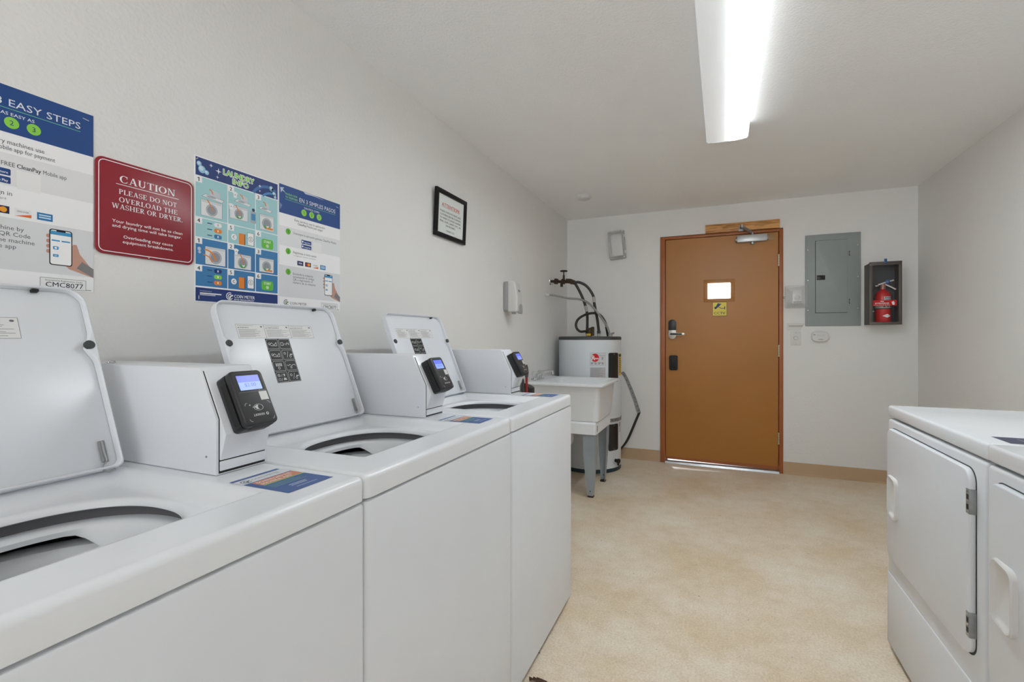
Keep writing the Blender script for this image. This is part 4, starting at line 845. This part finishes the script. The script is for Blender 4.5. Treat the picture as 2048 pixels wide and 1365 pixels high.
    meter_logo(A, .014, h_ * .83, .009, (96, 108, 122), 3); A.text('COIN METER', .025, h_ * .80, .0085, (132, 142, 156), 3, 'l', .055)
    A.rect(.012, w_, h_ * .51, h_ * .72, (206, 134, 104), 2).rect(.012, w_, h_ * .49, h_ * .515, (128, 190, 110), 3)
    A.text('DOWNLOAD THE', .016, h_ * .63, .008, (226, 222, 216), 3, 'l', .068, .02).text('MOBILE APP', .016, h_ * .54, .008, (226, 222, 216), 3, 'l', .06, .02)
    A.bars(.012, .09, h_ * .45, .005, 4, .0016, (110, 160, 140), 2, 3).bars(.03, .08, h_ * .25, .006, 2, .002, (206, 214, 224), 2, 4).bars(.03, .08, h_ * .12, .005, 1, .0016, (190, 200, 216), 2, 5)
    b.build('top_sticker', t, smooth=False)
    return t
w1 = washing_machine(); w1.location.y = .0178
w1['label'] = 'white top-loading washing machine nearest the viewer, its lid cut off by the left edge'
for yy, lb in ((.6708, 'white top-loading washing machine in the middle of the row of three'),
               (1.3255, 'white top-loading washing machine at the far end of the row, nearest the utility sink')):
    c = copy_tree(w1); c.location.y = yy; c['label'] = lb

# ------------------------------------------------------------------ dryers (local: x 0 = front, viewer's right = -y)
DXf, DW = .5767, .681
def dryer():
    t = thing('dryer', '', 'dryer', (DXf, 0, 0), 'dryers along the right wall'); X = Matrix.Translation((DXf, 0, 0)); BX = lambda: B(X); dp = .715
    BX().box(0, dp, .001, DW - .001, .022, .826, M_ENAMEL, .010, 3).build('cabinet', t)
    b = BX(); b.box(.0, dp, .0, DW, .8315, .8715, M_TOPEN, .008, 3).box(.02, dp - .02, .02, DW - .02, .82, .832, M_DARK); b.build('top_panel', t)
    BX().box(-.0028, .02, .002, DW - .002, .0225, .276, M_ENAMEL, .004, 3).build('lower_panel', t)
    BX().prism([(y, z) for y, z in rrect(.043, .647, .3405, .7995, .036, 8)], 'x', -.001, .004, M_RUBBER).build('door_gasket', t)
    d = BX().prism([(y, z) for y, z in rrect(.047, .6435, .345, .797, .034, 8)], 'x', -.0135, .003, M_ENAMEL, .0045, 3).build('door', t)
    b = BX(); hy0, hy1, hz0, hz1 = .531, .623, .499, .635
    N = 40; ri = []
    for off, x in ((-.003, -.0125), (-.002, -.0215), (.0015, -.0245), (.0055, -.0235), (.008, -.0185), (.014, -.0142)):
        q = rrect(hy0 + off, hy1 - off, hz0 + off, hz1 - off, max(.004, .02 - off * .6), 9); ri.append([(x + (.005 if y > .6 and x < -.02 else 0), y, z) for y, z in q])
    n_ = len(ri[0]); b.add([p for r in ri for p in r], [(j * n_ + i, j * n_ + (i + 1) % n_, (j + 1) * n_ + (i + 1) % n_, (j + 1) * n_ + i) for j in range(len(ri) - 1) for i in range(n_)] + [[(len(ri) - 1) * n_ + i for i in range(n_)]], M_PLASTIC)
    b.build('handle', d)
    for zz in (.7205, .4235):
        b = BX(); b.box(-.0148, -.0005, .0425, .0605, zz - .03, zz + .03, M_GALV, .0012)
        for q in (-.013, .011): b.box(-.0153, -.0115, .0465, .0555, zz + q - .006, zz + q + .006, M_BLACKM)
        for q in (-.024, 0, .024): b.cyl((-.014, .051, zz + q), (-.0156, .051, zz + q), .0028, M_CHROME, 8)
        b.build('hinge', d)
    for xx in (.07, dp - .07):
        for yy in (.06, DW - .06): BX().cyl((xx, yy, 0), (xx, yy, .023), .022, M_RUBBER, 12).build('foot', t)
    b = BX(); A = Art(b, (.049, .103, .8717), (0, -1, 0), (1, 0, 0)); A.rect(0, .087, 0, .12, (62, 66, 92), 1).bars(.02, .078, .09, .012, 5, .003, (150, 152, 172), 2, 2); b.build('top_sticker', t, smooth=False)
    return t
d1 = dryer(); d1.location.y = 1.4405
d1['label'] = 'white front-loading dryer farther from the viewer, nearest the brown door'
c = copy_tree(d1); c.location.y = .7575; c['label'] = 'white front-loading dryer nearest the viewer, cut off by the right edge of the photo'

# ------------------------------------------------------------------ water heater in the corner
HX, HY, HR = -1.0066, 4.114, .267
M_HEAT = mat('heater_white', (214, 219, 224), rough=.3, spec=.45); M_HCAP = mat('heater_cap', (66, 68, 70), rough=.5)
wh = thing('water_heater', 'tall white cylindrical water heater standing in the corner behind the sink', 'water heater', (HX, HY, 0)); H0 = (HX, HY, 0)
B().lathe([(0, .03), (HR, .03), (HR, 1.1)], H0, (0, 0, 1), M_HEAT, 64).build('tank', wh)
B().lathe([(HR - .02, .0), (HR + .001, .002), (HR + .001, .032), (HR - .003, .034)], H0, (0, 0, 1), mat('heater_foot', (30, 52, 62), rough=.5), 64).build('base_ring', wh)
B().lathe([(HR + .0005, 1.097), (HR + .003, 1.099), (HR + .003, 1.118), (HR - .004, 1.126), (0, 1.128)], H0, (0, 0, 1), M_HCAP, 64).build('top_cap', wh)
def hw(r=HR): return wrap(HX, HY, r, 0)
def az(a): return R(a) * HR
def panel(z0, z1, a0=-41.5, a1=-16.5):
    b = B(); n = 14; pts = rrect(az(a0), az(a1), z0, z1, .014, 6); N = len(pts); fn = hw()
    cu, cv = sum(p[0] for p in pts) / N, sum(p[1] for p in pts) / N
    V = [fn(u, v, .0004) for u, v in pts] + [fn(u, v, .0045) for u, v in pts] + [fn(cu + (u - cu) * .97, cv + (v - cv) * .98, .006) for u, v in pts]
    F = [(j * N + i, j * N + (i + 1) % N, (j + 1) * N + (i + 1) % N, (j + 1) * N + i) for j in (0, 1) for i in range(N)]
    b.add(V, F, M_BLACK)
    # curved face in vertical strips
    us = [az(a0) + (az(a1) - az(a0)) * (.012 + .976 * i / 20) for i in range(21)]
    def zlim(u):
        e = min(u - az(a0), az(a1) - u); r = .014; return 0 if e > r else r - math.sqrt(max(0, r * r - (r - e) ** 2))
    for a_, c_ in zip(us, us[1:]): b.add([fn(a_, z0 + zlim(a_) + .002, .0062), fn(c_, z0 + zlim(c_) + .002, .0062), fn(c_, z1 - zlim(c_) - .002, .0062), fn(a_, z1 - zlim(a_) - .002, .0062)], [(0, 1, 2, 3)], M_BLACK)
    for u, v in ((az((a0 + a1) / 2), z1 - .012), (az((a0 + a1) / 2), z0 + .012)): p = fn(u, v, .005); q = fn(u, v, .0085); b.cyl(p, q, .004, M_STEEL, 8)
    b.build('access_panel', wh)
panel(.748, .990); panel(.178, .397)
lb = B(); A = Art(lb, fn=hw(), step=.0002); a0 = az(-75.7); a1 = az(-47.5); A.rect(a0, a1, .885, .9915, (206, 207, 208), 1)
for (q0, q1, v) in ((a0, a1, .9905), (a0, a1, .885)): A.rect(q0, q1, v, v + .001, (110, 112, 116), 2)
for u in (a0, a1 - .001): A.poly([(u, .885), (u + .001, .885), (u + .001, .9915), (u, .9915)], (110, 112, 116), 2)
A.circ(a0 + .041, .951, .0335, (204, 30, 38), 2, n=28); A.text('R', a0 + .0145, .931, .04, WHITE, 5, 'l', .026, .012).text('heem', a0 + .036, .938, .017, WHITE, 5, 'l', .034, .012)
A.rect(a0 + .078, a1 - .006, .966, .9685, (110, 112, 116), 2).poly([(a0 + .094, .955), (a0 + .112, .955), (a0 + .107, .932), (a0 + .1, .932)], (150, 152, 156), 2)
for i in range(4): A.bars(a0 + .006 + i * .03, a0 + .028 + i * .03, .912, .006, 3, .0028, (84, 86, 90), 2, i)
lb.build('brand_label', wh, smooth=False)
lb = B(); A = Art(lb, fn=hw(), step=.0002); A.rect(a0, a1, .76, .872, (188, 187, 190), 1).bars(a0 + .004, a1 - .004, .866, .0072, 14, .0026, (140, 139, 144), 2, 9); lb.build('warning_label', wh, smooth=False)
lb = B(); A = Art(lb, fn=hw(), step=.0003); e0, e1 = az(-12.5), az(14); A.rect(e0, e1, .795, .982, (226, 186, 40), 1).rect(e0 + .006, e1 - .006, .955, .975, (40, 38, 30), 2).bars(e0 + .008, e1 - .008, .94, .016, 8, .005, (70, 60, 30), 2, 5); lb.build('energy_label', wh, smooth=False)
lb = B(); A = Art(lb, fn=hw(), step=.0003); A.rect(az(-11), az(-2), .315, .405, (190, 192, 196), 1).bars(az(-10), az(-3), .395, .012, 3, .006, (70, 72, 76), 2, 5); lb.build('rating_label', wh, smooth=False)
dv = B(); ca, sa = cos(R(-25)), sin(R(-25)); P_ = lambda r, z, k=0: (HX + r * ca - k * sa, HY + r * sa + k * ca, z)
dv.cyl(P_(HR - .002, .093), P_(HR + .004, .093), .03, M_HEAT, 24, bev=.003).cyl(P_(HR + .002, .093), P_(HR + .034, .093), .014, M_BLACKM, 14).cyl(P_(HR + .03, .093), P_(HR + .042, .093), .02, M_BLACKM, 16).cyl(P_(HR + .024, .09), P_(HR + .03, .055, .008), .009, M_BLACKM, 12)
dv.build('drain_valve', wh)
sb = B(); fn = hw()
for z0 in (.415,):
    n = 40; rr = [[fn(az(-150 + 270 * i / n), z0 + d + .0007 * (i - 20) * 0, h) for i in range(n + 1)] for d, h in ((0, .001), (0, .003), (.03, .003), (.03, .001))]
    sb.add([p for r in rr for p in r], [(j * (n + 1) + i, j * (n + 1) + i + 1, (j + 1) * (n + 1) + i + 1, (j + 1) * (n + 1) + i) for j in range(3) for i in range(n)], M_GALV)
    for i in range(14):
        u = az(-60 + 9 * i); sb.add([fn(u + .004 * cos(2 * pi * k / 8), z0 + .015 + .004 * sin(2 * pi * k / 8), .0034) for k in range(8)], [list(range(8))], M_DARK)
sb.build('seismic_strap', wh)
# wall brackets of the straps: perforated band on the wall, dark band down to the tank
st = B(); w0, w1_, w2 = (-.775, YB - .006, .782), (-.70, YB - .008, .62), (-.634, YB - .012, .43)
st.strap(spline([(-.80, 4.40, .79), w0, w1_, w2], 5), (.028, 0, .012), .003, M_GALV)
for i in range(9):
    k = (i + .5) / 9; p = Vector(w0).lerp(Vector(w2), k) + Vector((0.012 * sin(k * 3), -.004, 0)); st.cyl(p, p + Vector((0, -.0012, 0)), .004, M_DARK, 8)
st.cyl((-.636, YB, .44), (-.636, YB - .03, .44), .007, M_STEEL, 10)
st.strap(spline([w2, (-.66, 4.44, .36), (-.72, 4.36, .2), (-.775, 4.27, .115)], 6), (.026, 0, .01), .004, mat('dark_strap', (48, 46, 44), rough=.5, metal=.3))
tag(st.build('strap', loc=(-.634, YB, .43)), 'metal strap fixed to the wall right of the water heater', 'strap')

# pipework above the heater
M_HOSE = mat('dark_hose', (44, 38, 34), rough=.5); M_BRASS = mat('old_brass', (66, 50, 40), rough=.5, metal=.4); M_NIP = mat('pipe_silver', (178, 178, 176), rough=.35, metal=.5)
vv = thing('shutoff_valve', 'dark shut-off valve with round handle on pipe stub in the left wall', 'valve', (XL, 3.97, 1.60)); vy = 3.965
B().lathe([(0, 0), (.034, 0), (.03, .008), (.012, .012)], (XL + .0005, vy, 1.607), (1, 0, 0), M_CHROME, 20).build('escutcheon', vv)
v = B().cyl((XL + .004, vy, 1.607), (-1.10, vy, 1.588), .0125, M_BRASS, 14).cyl((-1.278, vy, 1.605), (-1.252, vy, 1.602), .027, M_BRASS, 6).cyl((-1.215, vy, 1.6), (-1.188, vy, 1.597), .025, M_BRASS, 6).cyl((-1.135, vy, 1.592), (-1.10, vy, 1.588), .019, M_BRASS, 12)
v.cyl((-1.215, vy, 1.598), (-1.215, vy - .004, 1.555), .012, M_BRASS, 12).cyl((-1.197, vy, 1.60), (-1.197, vy, 1.655), .012, M_BRASS, 12, r1=.009); v.build('body', vv)
B().cyl((-1.197, vy, 1.65), (-1.197, vy, 1.69), .005, M_BLACKM, 10).lathe([(.012, 0), (.03, .001), (.033, .006), (.03, .011), (.012, .012), (0, .012)], (-1.197, vy, 1.684), (0, 0, 1), M_BLACKM, 20).build('hand_wheel', vv)
def hose(name, label, pts, r, ends=(), m=None, sleeve=None, n=10):
    sp_ = spline(pts, n); t = B().tube(sp_, r, m or M_HOSE, 12).build(name, wh)
    for (p, q, rr, mm) in ends: B().cyl(p, q, rr, mm, 14).build('fitting', t)
    if sleeve:
        k0, k1 = sleeve; B().tube(sp_[int(k0 * len(sp_)):int(k1 * len(sp_))], r + .0012, mat('hose_tag', (168, 166, 162), rough=.4), 12).build('sleeve_label', t)
    return t
yh = 4.02
hose('water_hose', 'dark water hose from the valve to the left port of the heater', [(-1.175, vy - .012, 1.612), (-1.12, vy, 1.602), (-1.078, 3.985, 1.54), (-1.03, 4.0, 1.43), (-1.005, 4.01, 1.33), (-1.004, yh, 1.25), (-1.006, yh, 1.172)], .0115, [((-1.006, yh, 1.122), (-1.006, yh, 1.152), .012, M_NIP), ((-1.006, yh, 1.15), (-1.006, yh, 1.176), .015, M_RUBBER)], sleeve=(.56, .66))
hose('water_hose', 'dark water hose arching to the middle port of the heater', [(-1.105, vy, 1.588), (-1.06, 3.98, 1.587), (-1.0, 4.0, 1.55), (-.95, 4.01, 1.47), (-.942, 4.015, 1.40), (-.918, 4.015, 1.28), (-.905, yh, 1.17)], .0115, [((-.905, yh, 1.122), (-.905, yh, 1.15), .013, M_NIP), ((-.905, yh, 1.15), (-.905, yh, 1.174), .015, M_RUBBER)], sleeve=(.52, .64))
hose('drain_hose', 'looped dark hose curling over the top of the water heater', [(-1.0, 3.99, 1.172), (-1.06, 3.985, 1.17), (-1.094, 3.985, 1.215), (-1.075, 3.99, 1.275), (-.995, 3.995, 1.318), (-.91, 3.995, 1.318), (-.855, 3.99, 1.265), (-.82, 3.985, 1.175), (-.812, 3.985, 1.14)], .0105, [((-.83, 3.985, 1.205), (-.815, 3.985, 1.128), .0145, M_BLACKM)])
rv = B().cyl((-.972, 3.97, 1.127), (-.972, 3.97, 1.185), .02, mat('dark_brass', (70, 58, 34), rough=.5, metal=.4), 14).cyl((-.985, 3.97, 1.18), (-.935, 3.97, 1.196), .014, _m['dark_brass'], 12).cyl((-.945, 3.97, 1.13), (-.945, 3.97, 1.2), .013, _m['dark_brass'], 12).build('relief_valve', wh)
B().strap([(-.972, 3.948, 1.19), (-.945, 3.945, 1.205), (-.925, 3.95, 1.2)], (0, .012, 0), .003, M_BLACKM).build('lever', rv)
B().box(-.992, -.955, 3.943, 3.947, 1.131, 1.15, mat('yellow_tag', (196, 168, 30), rough=.5), .001).build('yellow_tag', rv)
pts = spline([(XL + .005, 3.845, 1.478), (-1.26, 3.87, 1.476), (-1.15, 3.92, 1.452), (-1.05, 3.95, 1.44), (-.97, 3.96, 1.40), (-.90, 3.965, 1.32), (-.83, 3.965, 1.22), (-.797, 3.965, 1.135)], 14)
fine = []
for a_, c_ in zip(pts, pts[1:]): fine += [Vector(a_), (Vector(a_) + Vector(c_)) / 2]
cn = thing('flexible_conduit', 'grey corrugated metal conduit running from the wall to the heater top', 'conduit', (XL, 3.845, 1.478))
B().tube(fine, [.0095 if i % 2 else .0078 for i in range(len(fine))], mat('conduit_grey', (160, 160, 156), rough=.4, metal=.35), 12).build('tubing', cn)
B().lathe([(0, 0), (.022, 0), (.022, .004), (.012, .006), (.012, .03), (0, .03)], (XL + .0004, 3.845, 1.478), (1, .1, 0), M_PLASTIC, 16).build('wall_fitting', cn)
B().cyl((-.797, 3.965, 1.127), (-.797, 3.965, 1.15), .018, M_GALV, 14).cyl((-.79, 3.965, 1.146), (-.765, 3.965, 1.156), .008, M_GALV, 10).build('connector', cn)

# ------------------------------------------------------------------ utility sink
M_POLY = mat('sink_white', (226, 229, 232), rough=.35, spec=.4); M_LEG = mat('leg_grey_blue', (158, 168, 177), rough=.45, metal=.35, vary=(8, .06))
us = thing('utility_sink', 'white plastic utility sink on grey metal legs beside the water heater', 'sink', (-1.0, 3.49, 0)); RZ = .797
X0, X1, Y0, Y1 = -1.30, -.690, 3.185, 3.80
b = B()
def ring(x0, x1, y0, y1, z, r): return [(x, y, z) for x, y in rrect(x0, x1, y0, y1, r, 7)]
rs = [ring(X0 + .06, X1 - .055, Y0 + .075, Y1 - .07, .53, .03), ring(X0 + .042, X1 - .05, Y0 + .06, Y1 - .055, .535, .045), ring(X0 + .032, X1 - .028, Y0 + .03, Y1 - .03, RZ - .03, .05), ring(X0 + .03, X1 - .022, Y0 + .022, Y1 - .024, RZ - .018, .045),
      ring(X0, X1, Y0, Y1, RZ - .016, .022), ring(X0, X1, Y0, Y1, RZ - .005, .022), ring(X0 + .005, X1 - .005, Y0 + .005, Y1 - .005, RZ, .02),
      ring(X0 + .13, X1 - .05, Y0 + .042, Y1 - .042, RZ, .03), ring(X0 + .135, X1 - .055, Y0 + .048, Y1 - .048, RZ - .008, .035), ring(X0 + .15, X1 - .075, Y0 + .085, Y1 - .08, .56, .05), ring(X0 + .2, X1 - .11, Y0 + .12, Y1 - .11, .545, .05)]
n_ = len(rs[0]); b.add([p for r in rs for p in r], [(j * n_ + i, j * n_ + (i + 1) % n_, (j + 1) * n_ + (i + 1) % n_, (j + 1) * n_ + i) for j in range(len(rs) - 1) for i in range(n_)] + [[(len(rs) - 1) * n_ + i for i in range(n_)]], M_POLY)
b.build('basin', us)
b = B(); sk = [ring(X0 + .05, X1 - .06, Y0 + .055, Y1 - .052, .445, .02), ring(X0 + .05, X1 - .06, Y0 + .055, Y1 - .052, .518, .02), ring(X0 + .06, X1 - .07, Y0 + .066, Y1 - .064, .532, .02), ring(X0 + .09, X1 - .1, Y0 + .09, Y1 - .09, .533, .02)]
b.add([p for r in sk for p in r], [(j * n_ + i, j * n_ + (i + 1) % n_, (j + 1) * n_ + (i + 1) % n_, (j + 1) * n_ + i) for j in range(3) for i in range(n_)], M_POLY)
b.prism([(y, z) for y, z in rrect(Y0 + .085, Y0 + .115, .46, .505, .013, 5)], 'x', X1 - .0598, X1 - .0592, M_GALV); b.build('skirt', us)
def leg(sx, sy):
    xo = X1 - .068 if sx > 0 else X0 + .058; yo = Y0 + .064 if sy < 0 else Y1 - .06; b = B(); z0, zt = .0, .5
    ix, iy = -sx, -sy                              # inward directions
    wt, wb = .088, .040
    def L(z, wd, dx, dy):
        x, y = xo + ix * dx, yo + iy * dy; th = .003
        return [(x, y, z), (x + ix * wd, y, z), (x + ix * wd, y + iy * th, z), (x + ix * th, y + iy * th, z), (x + ix * th, y + iy * wd, z), (x, y + iy * wd, z)]
    lv = [L(zt, wt, 0, 0), L(.30, wt * .92, .004, .005), L(0.012, wb, .022, .03), L(z0 + .0, wb * .9, .022, .03)]
    V = [p for l in lv for p in l]; F = [(j * 6 + i, j * 6 + (i + 1) % 6, (j + 1) * 6 + (i + 1) % 6, (j + 1) * 6 + i) for j in range(3) for i in range(6)] + [list(range(6)), list(range(18, 24))]
    b.add(V, F, M_LEG)
    b.cyl((xo + ix * .04, yo + iy * .031, .045), (xo + ix * .04, yo - iy * .0 + iy * .024, .045), .004, M_DARK, 8)
    lg = b.build('leg', us, smooth=False)
    B().box(min(xo + ix * .02, xo + ix * .06), max(xo + ix * .02, xo + ix * .06), min(yo + iy * .028, yo + iy * .066), max(yo + iy * .028, yo + iy * .066), 0, .012, mat('rusty_foot', (58, 40, 28), rough=.8, vary=(60, .4)), .002).build('foot', lg)
for sx in (1, -1):
    for sy in (-1, 1): leg(sx, sy)
B().cyl((-1.0, 3.49, .40), (-1.0, 3.49, .548), .022, M_PLASTIC, 14).tube(spline([(-1.0, 3.49, .41), (-1.0, 3.49, .34), (-1.05, 3.49, .30), (-1.12, 3.49, .33), (-1.2, 3.49, .36), (XL + .01, 3.49, .36)]), .02, M_PLASTIC, 12).build('drain_pipe', us)
# faucet stands on the sink's back ledge
fa = thing('faucet', 'chrome faucet with clear knob handles on the back of the utility sink', 'faucet', (-1.24, 3.42, RZ)); fy_ = 3.42
B().prism([(x, y) for x, y in rrect(-1.268, -1.212, fy_ - .09, fy_ + .09, .025, 6)], 'z', RZ - .0005, RZ + .014, M_CHROME, .004).build('base', fa)
B().cyl((-1.24, fy_, RZ + .01), (-1.24, fy_, RZ + .04), .016, M_CHROME, 16).tube(spline([(-1.24, fy_, RZ + .03), (-1.215, fy_, RZ + .052), (-1.17, fy_, RZ + .066), (-1.135, fy_, RZ + .07), (-1.118, fy_, RZ + .066)]), [.014] * 14 + [.0115] * 19, M_CHROME, 12).cyl((-1.121, fy_, RZ + .072), (-1.119, fy_, RZ + .044), .0115, M_CHROME, 14).build('spout', fa)
M_ACR = clear('acrylic_knob', (205, 210, 210), .3, .18, .08)
for dy in (-.062, .062):
    B().cyl((-1.24, fy_ + dy, RZ + .012), (-1.24, fy_ + dy, RZ + .024), .013, M_CHROME, 14).lathe([(0, .022), (.012, .022), (.019, .028), (.021, .06), (.017, .066), (0, .067)], (-1.24, fy_ + dy, RZ), (0, 0, 1), M_ACR, 10).build('handle', fa)

# ------------------------------------------------------------------ tools leaning between the last washer and the sink
M_TOOLRED = mat('tool_red', (150, 18, 24), rough=.4); M_GRIP = mat('tool_grip', (72, 72, 70), rough=.65)
bc = thing('bolt_cutters', 'red-handled bolt cutters with grey grips standing behind the last washing machine', 'bolt cutters', (-.86, 2.12, 0))
b = B(); b.prism([(-.875, 0.002), (-.79, 0.002), (-.795, .11), (-.82, .17), (-.845, .17), (-.87, .11)], 'y', 2.10, 2.125, M_RUBBER, .004); b.build('jaws', bc)
def handle(p0, p1, gl, r):
    p0, p1 = Vector(p0), Vector(p1); d = (p1 - p0).normalized(); q = p1 - d * gl
    B().cyl(p0, q + d * .02, .0065, M_TOOLRED, 12).build('handle', bc)
    B().lathe([(0, 0), (.0075, .004), (r, gl * .35), (r * .95, gl * .6), (r * .6, gl * .88), (.003, gl), (0, gl)], q, d, M_GRIP, 16).build('grip', bc)
handle((-.826, 2.113, .15), (-.8205, 2.113, .987), .064, .0095); handle((-.842, 2.113, .15), (-.8385, 2.113, .920), .075, .0095)
bn = B(); bn.prism([(-.885, .0), (-.834, .0), (-.834, .866), (-.85, .876), (-.885, .886)], 'y', 2.20, 2.26, mat('bin_black', (30, 30, 31), rough=.5), .004)
tag(bn.build('storage_bin', loc=(-.86, 2.23, 0)), 'narrow black plastic bin standing between the bolt cutters and sink', 'bin')
gb = B(); gb.prism(rrect(-.90, -.852, 0, .90, .01), 'y', 2.13, 2.145, mat('board_grey', (150, 150, 148), rough=.5), .003)
tag(gb.build('grey_panel', loc=(-.876, 2.137, 0)), 'narrow grey upright panel half hidden behind the bolt cutters', 'panel')

# ------------------------------------------------------------------ bits on the floor
M_LEAF = mat('dry_leaf', (74, 50, 36), rough=.8); db = B(); rd_ = random.Random(3)
for k in range(3):
    a_ = k * 1.3; c_ = Vector((-.538 + k * .012, 1.452 + .004 * k, .002)); V = []
    for i in range(8): q = 2 * pi * i / 8; r_ = (.022 if i % 2 else .013) * rd_.uniform(.7, 1.2); V.append(c_ + Vector((r_ * cos(q) * 1.3, r_ * .5 * sin(q), .003 + .004 * sin(3 * q + k))))
    db.add([c_ + Vector((0, 0, .008))] + V, [(0, i + 1, (i + 1) % 8 + 1) for i in range(8)], M_LEAF)
tag(db.build('dry_leaf', loc=(-.53, 1.455, 0)), 'crumpled brown dry leaf on the floor at the foot of the washing machines', 'leaf')
